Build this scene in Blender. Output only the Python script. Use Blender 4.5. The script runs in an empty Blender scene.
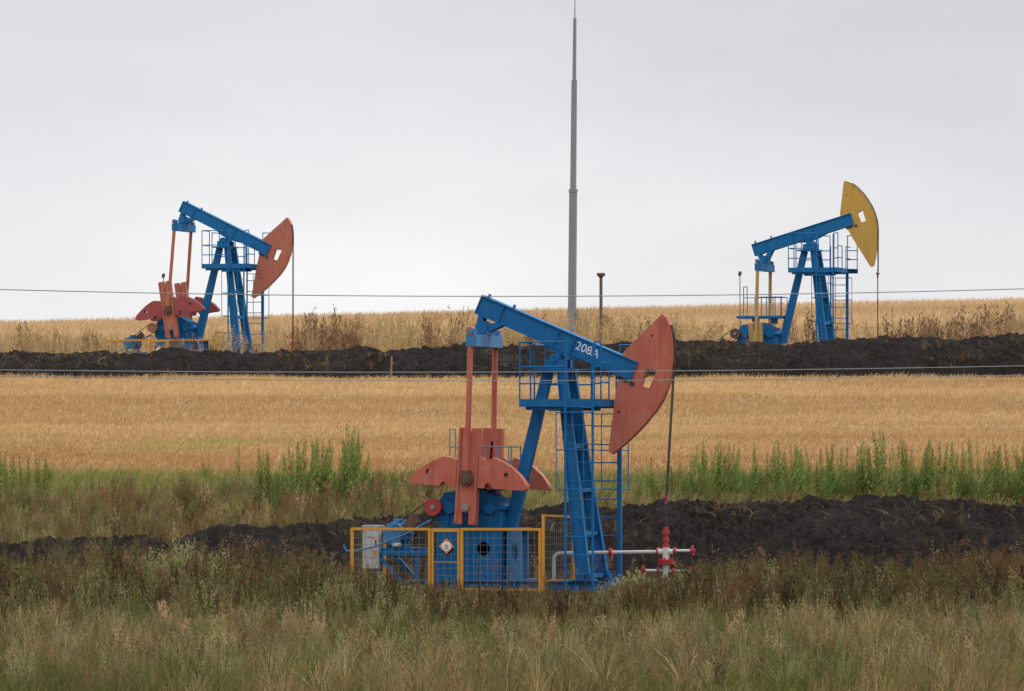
import bpy, math, random
import numpy as np
from mathutils import Vector, Matrix
from mathutils.geometry import tessellate_polygon

random.seed(7)
rng = np.random.default_rng(11)
sc = bpy.context.scene
C = sc.collection

# ------------------------------------------------------------------ camera
F = 6600.0
CAM_Z = 2.22
EYE = 470.0
PITCH = math.atan((EYE - 345.5) / F)
cam_data = bpy.data.cameras.new('camera')
cam_data.sensor_width = 36.0
cam_data.lens = F / 1024 * 36
cam_data.clip_start = 1.0
cam_data.clip_end = 5000
cam = bpy.data.objects.new('camera', cam_data)
C.objects.link(cam)
cam.location = (0, 0, CAM_Z)
cam.rotation_euler = (math.radians(90) + PITCH, 0, 0)
sc.camera = cam


def at(px, py, d):
    """world point at depth d that the photograph shows at pixel px, py"""
    return Vector(((px - 512) / F * d, d, CAM_Z + (EYE - py) / F * d))


# ------------------------------------------------------------------ noise
def _hash(ix, iy, seed):
    n = (ix * 374761393 + iy * 668265263 + seed * 1442695041) & 0x7fffffff
    n = ((n ^ (n >> 13)) * 1274126177) & 0x7fffffff
    return ((n ^ (n >> 16)) & 0xffff) / 65535.0


def vnoise(x, y, seed=0):
    x = np.asarray(x, float); y = np.asarray(y, float)
    ix = np.floor(x).astype(np.int64); iy = np.floor(y).astype(np.int64)
    fx = x - ix; fy = y - iy
    fx = fx * fx * (3 - 2 * fx); fy = fy * fy * (3 - 2 * fy)
    a = _hash(ix, iy, seed); b = _hash(ix + 1, iy, seed)
    c = _hash(ix, iy + 1, seed); d = _hash(ix + 1, iy + 1, seed)
    return a + (b - a) * fx + (c - a) * fy + (a - b - c + d) * fx * fy


def fbm(x, y, octaves=4, seed=0, gain=.5):
    s = 0; a = 1; t = 0
    for k in range(octaves):
        s = s + a * vnoise(x * 2 ** k, y * 2 ** k, seed + k * 17)
        t += a; a *= gain
    return s / t


def sstep(a, b, x):
    t = np.clip((x - a) / (b - a), 0, 1)
    return t * t * (3 - 2 * t)


# ------------------------------------------------------------------ terrain
TD = np.array([-60, 0, 40, 75, 100, 112, 118, 126, 129, 132, 138, 145, 150, 192, 196, 203, 215, 250, 290, 330, 360, 420, 600, 1000.])
TZ = np.array([.9, .5, .1, -.28, -.22, -.05, 0, .05, .45, 1.05, 1.5, 2.0, 2.32, 4.95, 5.08, 5.15, 5.4, 6.8, 8.55, 9.97, 10.5, 10.3, 6, -6.])
PADS = []     # (x, d, z, radius)


def terrain(x, d, pads=True):
    x = np.asarray(x, float); d = np.asarray(d, float)
    z = (np.interp(d - 1.2, TD, TZ) + np.interp(d, TD, TZ) + np.interp(d + 1.2, TD, TZ)) / 3
    xe = 60 * np.tanh(x / 60)
    z = z + .0240 * xe * sstep(190, 330, d)
    z = z - .5 * sstep(-2, -7, x) * np.exp(-((d - 133) / 6.) ** 2)
    z = z + (fbm(x * .25, d * .25, 3, 5) - .5) * .14
    if pads:
        for (px, pd, pz, r) in PADS:
            w = 1 - sstep(r * .55, r, np.hypot((x - px), (d - pd) * 1.6))
            z = z * (1 - w) + pz * w
    return z


ROT = math.radians(-16)
NEAR = at(560, 592, 120.0)
LEFT = at(226.5, 377.5, 204.5)
RIGHT = at(812, 385, 198.0)
PADS.append((NEAR.x, NEAR.y, NEAR.z - .02, 5.5))
PADS.append((LEFT.x, LEFT.y, LEFT.z, 7))
PADS.append((RIGHT.x, RIGHT.y, RIGHT.z, 7))

# ------------------------------------------------------------------ materials
def new_mat(name):
    m = bpy.data.materials.new(name)
    m.use_nodes = True
    nt = m.node_tree
    for n in list(nt.nodes):
        nt.nodes.remove(n)
    out = nt.nodes.new('ShaderNodeOutputMaterial')
    return m, nt, out


def N(nt, typ, **kw):
    n = nt.nodes.new(typ)
    for k, v in kw.items():
        setattr(n, k, v)
    return n


def noise(nt, vec, scale, detail=4, rough=.55):
    n = N(nt, 'ShaderNodeTexNoise')
    n.inputs['Scale'].default_value = scale
    n.inputs['Detail'].default_value = detail
    n.inputs['Roughness'].default_value = rough
    nt.links.new(vec, n.inputs['Vector'])
    return n.outputs['Fac']


def ramp(nt, fac, stops):
    r = N(nt, 'ShaderNodeValToRGB')
    el = r.color_ramp.elements
    while len(el) < len(stops):
        el.new(.5)
    for e, (p, c) in zip(el, stops):
        e.position = p
        e.color = (*c, 1) if len(c) == 3 else c
    nt.links.new(fac, r.inputs['Fac'])
    return r.outputs['Color']


def mixc(nt, fac, a, b, blend='MIX'):
    m = N(nt, 'ShaderNodeMix', data_type='RGBA', blend_type=blend)
    for sock, v in ((m.inputs[0], fac), (m.inputs[6], a), (m.inputs[7], b)):
        if hasattr(v, 'links'):
            nt.links.new(v, sock)
        elif isinstance(v, (int, float)):
            sock.default_value = v
        else:
            sock.default_value = (*v, 1) if len(v) == 3 else v
    return m.outputs[2]


def mapping(nt, scale):
    tc = N(nt, 'ShaderNodeTexCoord')
    mp = N(nt, 'ShaderNodeMapping')
    mp.inputs['Scale'].default_value = scale
    nt.links.new(tc.outputs['Object'], mp.inputs['Vector'])
    return mp.outputs['Vector']


def paint(name, col, rust=.12, dirt=.35, rough=.55, fade=(.5, .5, .5), fade_amt=.18, spec=.35):
    """weathered enamel: faded patches, run-down dirt, rust specks"""
    m, nt, out = new_mat(name)
    b = N(nt, 'ShaderNodeBsdfPrincipled')
    v = mapping(nt, (1, 1, 1))
    vs = mapping(nt, (9, 9, .7))
    f1 = noise(nt, v, 2.3, 5, .6)
    c = mixc(nt, ramp(nt, f1, [(.35, (0, 0, 0)), (.75, (fade_amt,) * 3)]), col, tuple(min(1, x * .55 + y * .45) for x, y in zip(col, fade)))
    dk = tuple(x * .45 + .012 for x in col)
    f2 = noise(nt, vs, 1.6, 4, .6)
    c = mixc(nt, ramp(nt, f2, [(.45, (0, 0, 0)), (.8, (dirt * 1.5,) * 3)]), c, dk)
    f3 = noise(nt, v, 14, 5, .7)
    c = mixc(nt, ramp(nt, f3, [(.66 - rust * .3, (0, 0, 0)), (.8, (.85,) * 3)]), c, (.085, .035, .018))
    nt.links.new(c, b.inputs['Base Color'])
    b.inputs['Roughness'].default_value = rough
    b.inputs['Specular IOR Level'].default_value = spec
    bp = N(nt, 'ShaderNodeBump')
    bp.inputs['Strength'].default_value = .15
    bp.inputs['Distance'].default_value = .01
    nt.links.new(f3, bp.inputs['Height'])
    nt.links.new(bp.outputs['Normal'], b.inputs['Normal'])
    nt.links.new(b.outputs[0], out.inputs['Surface'])
    return m


def plain(name, col, rough=.6, metal=0., var=.25, scale=6):
    m, nt, out = new_mat(name)
    b = N(nt, 'ShaderNodeBsdfPrincipled')
    f = noise(nt, mapping(nt, (1, 1, 1)), scale, 5, .6)
    c = mixc(nt, f, tuple(x * (1 - var) for x in col), tuple(min(1, x * (1 + var)) for x in col))
    nt.links.new(c, b.inputs['Base Color'])
    b.inputs['Roughness'].default_value = rough
    b.inputs['Metallic'].default_value = metal
    nt.links.new(b.outputs[0], out.inputs['Surface'])
    return m


BLUE = paint('blue_paint', (.002, .108, .300), rust=.16, dirt=.5, fade=(.10, .32, .5), fade_amt=.3, rough=.6, spec=.18)
BLUE2 = paint('blue_paint_far', (.003, .125, .325), rust=.05, dirt=.4, fade=(.12, .33, .5), rough=.6, spec=.18)
BLUEPALE = paint('blue_paint_faded', (.03, .17, .37), rust=.12, dirt=.3, fade=(.4, .45, .5))
REDP = paint('red_oxide_paint', (.425, .098, .062), rust=.20, dirt=.38, fade=(.58, .32, .26), fade_amt=.6, spec=.2)
REDP2 = paint('red_oxide_paint_far', (.38, .115, .07), rust=.05, dirt=.3, fade=(.5, .3, .25), fade_amt=.4)
CRIM = paint('crimson_paint', (.27, .046, .050), rust=.04, dirt=.3, fade=(.45, .2, .22), fade_amt=.4)
YELH = paint('ochre_yellow_paint', (.48, .285, .055), rust=.02, dirt=.25, fade=(.5, .35, .15))
YELP = paint('pale_yellow_paint', (.42, .27, .08), rust=.06, dirt=.3)
YELF = paint('fence_yellow_paint', (.56, .25, .014), rust=.05, dirt=.25)
WREDP = paint('wellhead_red_paint', (.36, .016, .022), rust=.05, dirt=.2)
WHITEP = paint('white_paint', (.52, .52, .50), rust=.2, dirt=.25)
LETTER = plain('white_stencil_paint', (.62, .66, .70), .7)
CABW = paint('cabinet_white_paint', (.44, .45, .45), rust=.08, dirt=.4)
DARK = plain('dark_greasy_steel', (.022, .02, .022), .5)
STEEL = plain('grey_steel', (.22, .22, .22), .45, .3)
CABLE = plain('steel_cable', (.055, .05, .048), .5, .4)
RUBBER = plain('black_rubber', (.012, .012, .013), .7)
GALV = plain('galvanised_steel', (.20, .215, .24), .7, 0, .12, 3)
RUSTY = plain('rusty_brown_steel', (.10, .052, .036), .8, 0, .4, 8)
DULL = plain('dull_brown_steel', (.115, .085, .068), .8, 0, .3, 8)
WOOD = plain('weathered_wood', (.22, .15, .09), .85, 0, .35, 12)
WIRE = plain('aluminium_wire', (.23, .24, .25), .5, .2)
MESHW = plain('fence_wire', (.20, .18, .14), .6, 0)
ORANGE = plain('orange_sign', (.62, .20, .022), .5, 0, .1)
PINK = plain('sign_white', (.74, .62, .60), .5, 0, .1)
INK = plain('sign_ink', (.10, .10, .13), .5, 0, .1)
GLASS = plain('lamp_housing', (.06, .06, .065), .4)

# ------------------------------------------------------------------ mesh builder
class MB:
    def __init__(self):
        self.v = []; self.f = []; self.sm = []

    def add(self, vs, fs, smooth=False):
        o = len(self.v)
        self.v.extend(tuple(p) for p in vs)
        for f in fs:
            self.f.append(tuple(i + o for i in f)); self.sm.append(smooth)
        return self

    def box(self, lo, hi, M=None):
        x0, y0, z0 = lo; x1, y1, z1 = hi
        vs = [Vector(p) for p in ((x0, y0, z0), (x1, y0, z0), (x1, y1, z0), (x0, y1, z0), (x0, y0, z1), (x1, y0, z1), (x1, y1, z1), (x0, y1, z1))]
        if M: vs = [M @ p for p in vs]
        return self.add(vs, [(0, 3, 2, 1), (4, 5, 6, 7), (0, 1, 5, 4), (1, 2, 6, 5), (2, 3, 7, 6), (3, 0, 4, 7)])

    def bar(self, a, b, w, h, up=(0, 0, 1), w2=None, h2=None, M=None):
        """box section from a to b; w across (side), h along up"""
        a = Vector(a); b = Vector(b)
        if M: a = M @ a; b = M @ b
        t = (b - a).normalized(); up = Vector(up)
        s = t.cross(up)
        if s.length < 1e-4: s = t.cross(Vector((1, 0, 0)))
        s.normalize(); u = s.cross(t).normalized()
        w2 = w if w2 is None else w2; h2 = h if h2 is None else h2
        vs = []
        for p, ww, hh in ((a, w, h), (b, w2, h2)):
            for i, j in ((-1, -1), (1, -1), (1, 1), (-1, 1)):
                vs.append(p + s * (ww / 2 * i) + u * (hh / 2 * j))
        return self.add(vs, [(0, 1, 2, 3), (7, 6, 5, 4), (0, 4, 5, 1), (1, 5, 6, 2), (2, 6, 7, 3), (3, 7, 4, 0)])

    def tube(self, a, b, r, n=10, r2=None):
        a = Vector(a); b = Vector(b); t = (b - a).normalized()
        s = t.cross(Vector((0, 0, 1)))
        if s.length < 1e-3: s = t.cross(Vector((1, 0, 0)))
        s.normalize(); u = s.cross(t)
        r2 = r if r2 is None else r2
        vs = []
        for p, rr in ((a, r), (b, r2)):
            for k in range(n):
                q = 2 * math.pi * k / n
                vs.append(p + s * (rr * math.cos(q)) + u * (rr * math.sin(q)))
        o = len(self.v)
        self.add(vs, [(k, k + n, (k + 1) % n + n, (k + 1) % n) for k in range(n)], True)
        self.add(vs[:n], [tuple(range(n))]); self.add(vs[n:], [tuple(reversed(range(n)))])
        return self

    def path(self, pts, r, n=8):
        for a, b in zip(pts[:-1], pts[1:]):
            self.tube(a, b, r, n)
        return self

    def prism(self, loops, y0, y1, M=None):
        """outline (x, z) loops - the first outer, the rest holes - extruded from y0 to y1"""
        flat = [p for l in loops for p in l]
        tris = tessellate_polygon([[Vector((p[0], p[1], 0)) for p in l] for l in loops])
        n = len(flat)
        vs = [Vector((p[0], y0, p[1])) for p in flat] + [Vector((p[0], y1, p[1])) for p in flat]
        if M: vs = [M @ p for p in vs]
        fs = [tuple(t) for t in tris] + [tuple(i + n for i in reversed(t)) for t in tris]
        o = 0
        for l in loops:
            k = len(l)
            for i in range(k):
                j = (i + 1) % k
                fs.append((o + i, o + j, o + j + n, o + i + n))
            o += k
        return self.add(vs, fs)

    def build(self, name, mat, parent=None, loc=None):
        me = bpy.data.meshes.new(name)
        me.from_pydata(self.v, [], self.f)
        me.polygons.foreach_set('use_smooth', self.sm)
        me.materials.append(mat)
        import bmesh
        bm = bmesh.new(); bm.from_mesh(me)
        bmesh.ops.recalc_face_normals(bm, faces=bm.faces)
        bm.to_mesh(me); bm.free()
        o = bpy.data.objects.new(name, me)
        C.objects.link(o)
        if parent: o.parent = parent
        if loc: o.location = loc
        return o


def circle(cx, cz, r, n=18, rz=None):
    rz = r if rz is None else rz
    return [(cx + r * math.cos(2 * math.pi * k / n), cz + rz * math.sin(2 * math.pi * k / n)) for k in range(n)]


def thing(name, label, cat, loc=(0, 0, 0), rz=0, group=None):
    o = bpy.data.objects.new(name, None)
    C.objects.link(o)
    o.location = loc; o.rotation_euler = (0, 0, rz)
    o.empty_display_size = .3
    o['label'] = label; o['category'] = cat
    if group: o['group'] = group
    return o


def tag(o, label, cat, group=None, kind=None):
    if label: o['label'] = label
    if cat: o['category'] = cat
    if group: o['group'] = group
    if kind: o['kind'] = kind
    return o


# ------------------------------------------------------------------ pumpjack
PIV = Vector((0, 0, 4.27))
B0 = math.radians(-22.8)      # beam angle of the near pump in the photograph
SH = (-1.546, 1.545)          # crank shaft


def lp(px, py, y=0.):
    """pixel of the near pump -> local x, z on the plane at lateral y"""
    return ((px - 560 - 15.2 * y) / 52.9, (592 - py) / 55.)


def to_beam(p):
    x, z = p[0], p[1] - PIV.z
    c, s = math.cos(-B0), math.sin(-B0)
    return (x * c - z * s, x * s + z * c)


HEAD_PX = [(661.6, 314.2), (664.5, 318), (668, 326), (670.5, 337), (671.6, 350), (671.2, 362), (669.5, 375), (666, 388), (661, 400), (654, 411), (645, 422),
           (634, 434), (622, 445), (611, 453.5), (608, 452), (609.5, 440), (613.5, 405), (617, 383), (621, 366), (622.5, 353), (640, 335.5)]
HOLE_PX = [(645, 369.8), (655.8, 370.8), (648.6, 388.8), (640.5, 385.8)]


def pumpjack(label, loc, beam_deg, crank_deg, head_mat, crank_mat, weight_mat, blue, pitman_mat, pulley_mat, text=None, deck=True, weights=True, cz=1.75):
    T = thing('pumpjack', label, 'pumpjack', loc, ROT)
    ba = math.radians(beam_deg)
    MBm = Matrix.Translation(PIV) @ Matrix.Rotation(-ba, 4, 'Y')   # beam frame: x along the beam, z across it
    # --- skid
    m = MB()
    for s in (-1, 1):
        y = .62 * s
        m.box((-3.3, y - .07, .03), (1.0, y + .07, .05)); m.box((-3.3, y - .07, .19), (1.0, y + .07, .21)); m.box((-3.3, y - .012, .05), (1.0, y + .012, .19))
    for x in (-3.25, -2.2, -1.6, -.9, .1, .92):
        m.box((x - .05, -.6, .055), (x + .05, .6, .185))
    m.build('skid', blue, T)
    # --- mast
    for s in (-1, 1):
        m = MB()
        a = Vector((.62, .63 * s, .24)); b = Vector((.12, .30 * s, 4.02))
        ax = (b - a).normalized()
        m.bar(a, b, .015, .235, (1, 0, 0), .015, .15)
        off = Vector((1, 0, 0)) - ax * ax.x
        off.normalize()
        m.bar(a + off * .122, b + off * .08, .13, .018, (1, 0, 0), .11, .018)
        m.bar(a - off * .122, b - off * .08, .13, .018, (1, 0, 0), .11, .018)
        m.build('mast_leg', blue, T)
        m = MB()
        m.box((.42, .63 * s - .12, .215), (.86, .63 * s + .12, .245))
        for x in (.5, .64, .78):
            m.box((x - .01, .63 * s - .1, .245), (x + .01, .63 * s + .1, .34))
        m.build('foot_plate', blue, T)
    m = MB()
    m.bar((-.93, 0, 1.16), (-.22, 0, 4.02), .20, .22, (1, 0, 0), .16, .18)
    m.build('mast_leg', blue, T)
    m = MB()
    slot = [(-.80 + .055 * math.cos(q), .72 + (.16 if math.sin(q) > 0 else -.16) * 0 + .17 * math.sin(q)) for q in [2 * math.pi * k / 20 for k in range(20)]]
    for y0, y1 in ((-.22, -.19), (.19, .22)):
        m.prism([[(-.95, .213), (-.64, .213), (-.66, 1.14), (-.94, 1.14)], slot], y0, y1)
    m.box((-.95, -.186, .213), (-.925, .186, 1.14)); m.box((-.99, -.24, 1.143), (-.6, .24, 1.17)); m.box((-1.05, -.28, .214), (-.45, .28, .245))
    m.build('leg_footing', BLUEPALE if blue is BLUE else blue, T)
    for z in (.30, 1.07, 1.855, 2.65):
        m = MB()
        t = (z - .24) / (4.02 - .24)
        x = .62 + (.12 - .62) * t; y = .63 + (.30 - .63) * t
        m.box((x - .07, -y + .02, z - .035), (x + .07, y - .02, z + .035))
        m.build('mast_rung', blue, T)
    m = MB()
    m.box((-.36, -.36, 4.02), (.26, .36, 4.06))
    m.box((-.20, -.34, 4.06), (.14, -.2, 4.22)); m.box((-.20, .2, 4.06), (.14, .34, 4.22))
    m.tube((-.02, -.36, 4.25), (-.02, .36, 4.25), .085, 14)
    m.build('bearing_block', blue, T)
    m = MB()
    m.box((.05, .18, 3.86), (.19, .40, 4.01))
    m.build('junction_plate', BLUEPALE, T)
    # --- platform
    m = MB()
    m.box((-.53, -.86, 3.36), (1.0, -.84, 3.50)); m.box((-.53, .84, 3.36), (1.22, .86, 3.50))
    m.box((-.53, -.84, 3.36), (-.51, .84, 3.50)); m.box((.98, -.84, 3.362), (1.0, .84, 3.498))
    m.box((-.51, -.84, 3.47), (.98, -.42, 3.49)); m.box((-.51, .42, 3.47), (1.2, .84, 3.49)); m.box((-.51, -.42, 3.472), (-.30, .42, 3.488))
    m.box((-.42, -.80, 3.30), (.55, -.74, 3.356)); m.box((-.42, .74, 3.30), (.55, .80, 3.356))
    m.build('platform', blue, T)
    for s in (-1, 1):
        m = MB(); r = .0145
        y = .845 * s
        xe = 1.0 if s < 0 else 1.22
        top, mid = (4.53, 4.08) if s < 0 else (4.5, 4.05)
        for x in ((-.52, .36, .88, 1.0) if s < 0 else (-.52, .0, .36, .90, 1.2)):
            m.tube((x, y, 3.49), (x, y, top), r, 8)
        for z in (mid, top, 3.78):
            m.tube((-.52, y, z), (.36, y, z), r, 8)
            m.tube((.88, y, z), (xe, y, z), r, 8)
        # returns along the ends
        for x in ((-.52,) if s < 0 else (-.52,)):
            m.tube((x, y * .15, 3.49), (x, y * .15, top), r, 8)
            for z in (mid, top):
                m.tube((x, y, z), (x, y * .15, z), r, 8)
        m.tube((.99, y * .3, 3.49), (.99, y * .3, 4.15), r, 8)
        for z in (3.8, 4.15):
            m.tube((.99, y, z), (.99, y * .3, z), r, 8)
        m.build('railing', blue, T)
        # ladder with its cage
        m = MB()
        yl = .93 * s
        x0, x1 = .36, .87
        for xq, zt in ((x0, 4.5 if s < 0 else 4.2), (x1, 4.5 if s < 0 else 3.5)):
            rr_ = .038 if (s > 0 and xq == x1) else .019
            m.box((xq - rr_, yl - rr_, .0), (xq + rr_, yl + rr_, min(zt, 3.45)))
            if zt > 3.5: m.box((xq - .012, yl - .012, 3.45), (xq + .012, yl + .012, zt))
        z = .35
        while z < 3.5:
            m.tube((x0, yl, z), (x1, yl, z), .010 if s < 0 else .012, 8); z += .334
        lad = m.build('ladder', blue, T)
        m = MB()
        yo = yl + .62 * s
        for z in (1.87, 2.58, 3.25):
            m.path([(x0, yl, z), (x0, yo, z), (x1, yo, z), (x1, yl, z)], .013, 6)
        for x in (x0, x1):
            m.tube((x, yo, 1.86), (x, yo, 3.26), .010, 6)
        m.build('safety_cage', blue, lad)
    # --- walking beam (built in the beam frame)
    m = MB()
    x0, x1, zc, hd = -1.775, 1.42, .31, .18
    m.box((x0, -.15, zc + hd - .022), (x1, .15, zc + hd), MBm); m.box((x0, -.15, zc - hd), (x1, .15, zc - hd + .022), MBm)
    m.box((x0 + .01, -.115, zc - hd + .022), (x1 - .01, .115, zc + hd - .022), MBm)
    for x in (x0 + .01, -1.30, -.16, .17, x1 - .012):
        m.box((x - .009, -.142, zc - hd + .022), (x + .009, .142, zc + hd - .022), MBm)
    m.prism([[(-.42, zc - hd - .002), (.52, zc - hd - .002), (.2, .06), (-.16, .06)]], -.13, .13, MBm)
    for x, y in ((-1.64, .09), (-1.13, .09)):
        m.tube(MBm @ Vector((x, -y, zc + hd)), MBm @ Vector((x, -y, zc + hd + .07)), .028, 8)
    beam = m.build('walking_beam', blue, T)
    if text:
        cu = bpy.data.curves.new('lettering', 'FONT')
        cu.body = text; cu.size = .215; cu.space_character = 1.02; cu.extrude = .002
        tmp = bpy.data.objects.new('lettering', cu); C.objects.link(tmp)
        dg = bpy.context.evaluated_depsgraph_get()
        me = bpy.data.meshes.new_from_object(tmp.evaluated_get(dg))
        bpy.data.objects.remove(tmp)
        me.materials.clear(); me.materials.append(LETTER)
        lo = bpy.data.objects.new('lettering', me); C.objects.link(lo); lo.parent = beam
        lo.matrix_local = MBm @ Matrix.Translation((.222, -.1185, .262)) @ Matrix.Rotation(math.radians(90), 4, 'X')
    # --- horsehead
    yoff = -.09
    outer = [to_beam(lp(px, py, yoff)) for px, py in HEAD_PX]
    hole = [to_beam(lp(px, py, yoff)) for px, py in HOLE_PX]
    h2 = to_beam(lp(651.6, 336.6, yoff)); h3 = to_beam(lp(618.5, 412.5, yoff))
    m = MB()
    m.prism([outer, hole, circle(*h2, .028, 10), circle(*h3, .028, 10)], -.085, .085, MBm)
    hh = m.build('horsehead', head_mat, T)
    m = MB()        # the rim plate that the cable rides on
    arc = outer[1:14]
    for a, b in zip(arc[:-1], arc[1:]):
        pa = Vector((a[0], 0, a[1])); pb = Vector((b[0], 0, b[1]))
        nrm = Vector((a[0] + b[0], 0, a[1] + b[1])).normalized()
        m.bar(MBm @ (pa + nrm * .008), MBm @ (pb + nrm * .008), .30, .014, (0, 1, 0)) if False else m.add(
            [MBm @ Vector((p[0] * k, y, p[1] * k)) for k in (1.001, 1.007) for p in (a, b) for y in (-.10, .10)],
            [(0, 1, 3, 2), (4, 6, 7, 5), (0, 4, 5, 1), (2, 3, 7, 6), (0, 2, 6, 4), (1, 5, 7, 3)])
    m.build('rim_plate', head_mat if head_mat is YELH else REDP if head_mat is REDP else REDP2, hh)
    m = MB()
    m.box((1.42, -.10, .05), (1.50, .10, .115), MBm); m.box((1.15, -.09, .055), (1.36, .09, .112), MBm)
    m.build('head_latch', DARK, T)
    # --- cable, carrier and polished rod hang from the rim
    wa = [MBm @ Vector((p[0] * 1.012, 0, p[1] * 1.012)) for p in arc]
    xr = max(p.x for p in wa); zr = [p.z for p in wa if p.x == xr][0]
    rx = 1.99 if text else xr - .015
    m = MB()
    for s in (-1, 1):
        m.tube((xr, .05 * s, zr), (rx + .01, .045 * s, cz), .012, 8)
        m.path([(p.x, .05 * s, p.z) for p in wa[1:] if p.z >= zr], .012, 6)
    m.build('bridle_cable', CABLE, T)
    m = MB()
    m.box((rx - .045, -.07, cz - .045), (rx + .045, .07, cz)); m.tube((rx, 0, cz - .15), (rx, 0, cz - .045), .028, 10)
    m.build('carrier_bar', CRIM, T)
    m = MB()
    m.tube((rx, 0, .95), (rx, 0, cz + .05), .016, 8)
    T['rod_x'] = rx
    m.build('polished_rod', CABLE, T)
    # --- equalizer
    t0 = Vector((-1.435, 0, .55))                              # near pump, world axes, relative to the pivot
    Tp = PIV + Matrix.Rotation(-(ba - B0), 4, 'Y') @ t0
    E = Tp + Vector((0, 0, -.25))
    m = MB()
    m.box((E.x - .10, -.86, E.z - .11), (E.x + .10, .86, E.z + .11))
    for s in (-1, 1):
        m.box((E.x - .07, .80 * s - .06, E.z + .11), (E.x + .07, .80 * s + .06, E.z + .21))
        m.tube((E.x, .80 * s - .09, E.z + .17), (E.x, .80 * s + .09, E.z + .17), .05, 10)
    m.box((E.x - .12, -.16, E.z + .112), (E.x + .12, .16, E.z + .2))
    m.build('equalizer_bar', BLUEPALE if blue is BLUE else blue, T)
    m = MB()
    m.tube(Tp + Vector((0, -.2, 0)), Tp + Vector((0, .2, 0)), .115, 18)
    tb = to_beam((t0.x, t0.z + PIV.z))
    m.prism([[(tb[0] - .15, .128), (tb[0] - .05, .128), (tb[0] - .03, tb[1]), (tb[0] - .12, tb[1] - .02)]], -.15, .15, MBm)
    m.prism([[(tb[0] + .20, .127), (tb[0] + .34, .127), (tb[0] + .12, tb[1] - .06), (tb[0] + .02, tb[1] + .03)]], -.149, .149, MBm)
    m.build('tail_bearing', blue, T)
    # --- cranks, pitmans
    ca = math.radians(crank_deg)              # 0 = pin straight above the shaft, positive leans to -x
    MC = Matrix.Translation((SH[0], 0, SH[1])) @ Matrix.Rotation(-ca, 4, 'Y')
    pin = MC @ Vector((0, 0, .505))
    for s in (-1, 1):
        yc = .74 * s
        m = MB()
        out_ = [(-.20, -.31), (-.065, -.31), (-.065, -.09), (.065, -.09), (.065, -.31), (.20, -.31), (.185, 1.44), (.05, 1.44), (.03, 1.33), (-.01, 1.33), (-.03, 1.44), (-.185, 1.44)]
        m.prism([out_, [(-.022, .70), (.028, .70), (.028, 1.20), (-.022, 1.20)]], yc - .09, yc + .09, MC)
        m.box((-.19, yc + .09 * s - .004 - .02, -.28), (-.155, yc + .09 * s - .004 + .02, 1.42), MC) if s > 0 else m.box((-.195, yc - .112, -.28), (-.15, yc - .092, 1.42), MC)
        if s < 0:
            m.box((.15, yc - .112, -.28), (.193, yc - .092, 1.42), MC)
        cr = m.build('crank', crank_mat, T)
        if weights:
            for e in (-1, 1):
                m = MB()
                if e < 0:
                    poly = [(-.205, .36), (-.33, .34), (-.36, .42), (-.45, .44), (-.53, .36), (-1.02, .375), (-1.09, .41), (-1.10, .47), (-1.02, .56), (-.86, .68), (-.68, .80), (-.50, .88), (-.42, .90), (-.205, .86)]
                    hl = circle(-.74, .60, .05, 12)
                else:
                    poly = [(.205, .36), (.33, .36), (.36, .45), (.44, .46), (.50, .36), (1.08, .36), (1.135, .39), (1.13, .45), (1.0, .62), (.82, .77), (.64, .87), (.47, .93), (.40, .87), (.30, .86), (.27, .91), (.205, .92)]
                    hl = circle(.74, .62, .05, 12)
                m.prism([poly, hl], yc - .11, yc + .11, MC)
                m.build('counterweight', weight_mat, cr)
        m = MB()
        m.tube(MC @ Vector((0, yc - .13 * 1, 0)), MC @ Vector((0, yc + .13, 0)), .065, 14)
        m.build('crank_hub', STEEL, cr)
        m = MB()
        yp = .86 * s
        m.tube((pin.x, yp - .12, pin.z), (pin.x, yp + .12, pin.z), .07, 12)
        m.tube((pin.x, yp - .085, pin.z), (pin.x, yp + .085, pin.z), .115, 16); m.box((pin.x - .085, yp - .07, pin.z), (pin.x + .085, yp + .07, pin.z + .16))
        m.build('crank_pin', RUSTY if weights else crank_mat, cr)
        m = MB()
        yq = .80 * s
        m.tube((pin.x, yp, pin.z + .1), (E.x - .02, .80 * s, E.z + .16), .052, 12)
        if s < 0:
            m.box((pin.x - .06, yp - .045, pin.z + .12), (pin.x + .03, yp + .045, pin.z + .9 if beam_deg < 0 else pin.z + .5), None)
        m.tube((E.x - .02, yq - .07, E.z + .17), (E.x - .02, yq + .07, E.z + .17), .075, 12)
        m.build('pitman_arm', pitman_mat, T)
    # --- gearbox and its pedestal
    m = MB()
    prof = [(-2.16, 1.17), (-2.22, 1.30), (-2.20, 1.62), (-2.08, 1.80), (-1.86, 1.84), (-1.60, 1.83), (-1.36, 1.86), (-1.16, 1.74), (-1.00, 1.52), (-.97, 1.30), (-1.0, 1.17)]
    m.prism([prof], -.40, .40)
    m.box((-2.27, -.46, 1.50), (-.93, .46, 1.56))
    for x in (-2.0, -1.75, -1.3, -1.08):
        m.box((x - .02, -.44, 1.16), (x + .02, .44, 1.498)); m.box((x - .015, -.43, 1.562), (x + .015, .43, 1.72))
    for x in (-1.97, -1.546, -1.2):
        m.tube((x, -.47, 1.53), (x, .47, 1.53), .17 if x == -1.546 else .11, 16)
    m.box((-1.75, -.2, 1.83), (-1.45, .2, 1.88))
    gb = m.build('gearbox', blue, T)
    m = MB()
    m.tube((-2.23, -.60, 1.545), (-2.23, -.50, 1.545), .15, 24); m.tube((-2.23, -.61, 1.545), (-2.23, -.60, 1.545), .155, 24)
    m.build('pulley', pulley_mat, gb)
    m = MB(); m.tube((-2.23, -.64, 1.545), (-2.23, -.60, 1.545), .045, 14)
    m.build('pulley_hub', STEEL, gb)
    m = MB()
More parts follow.
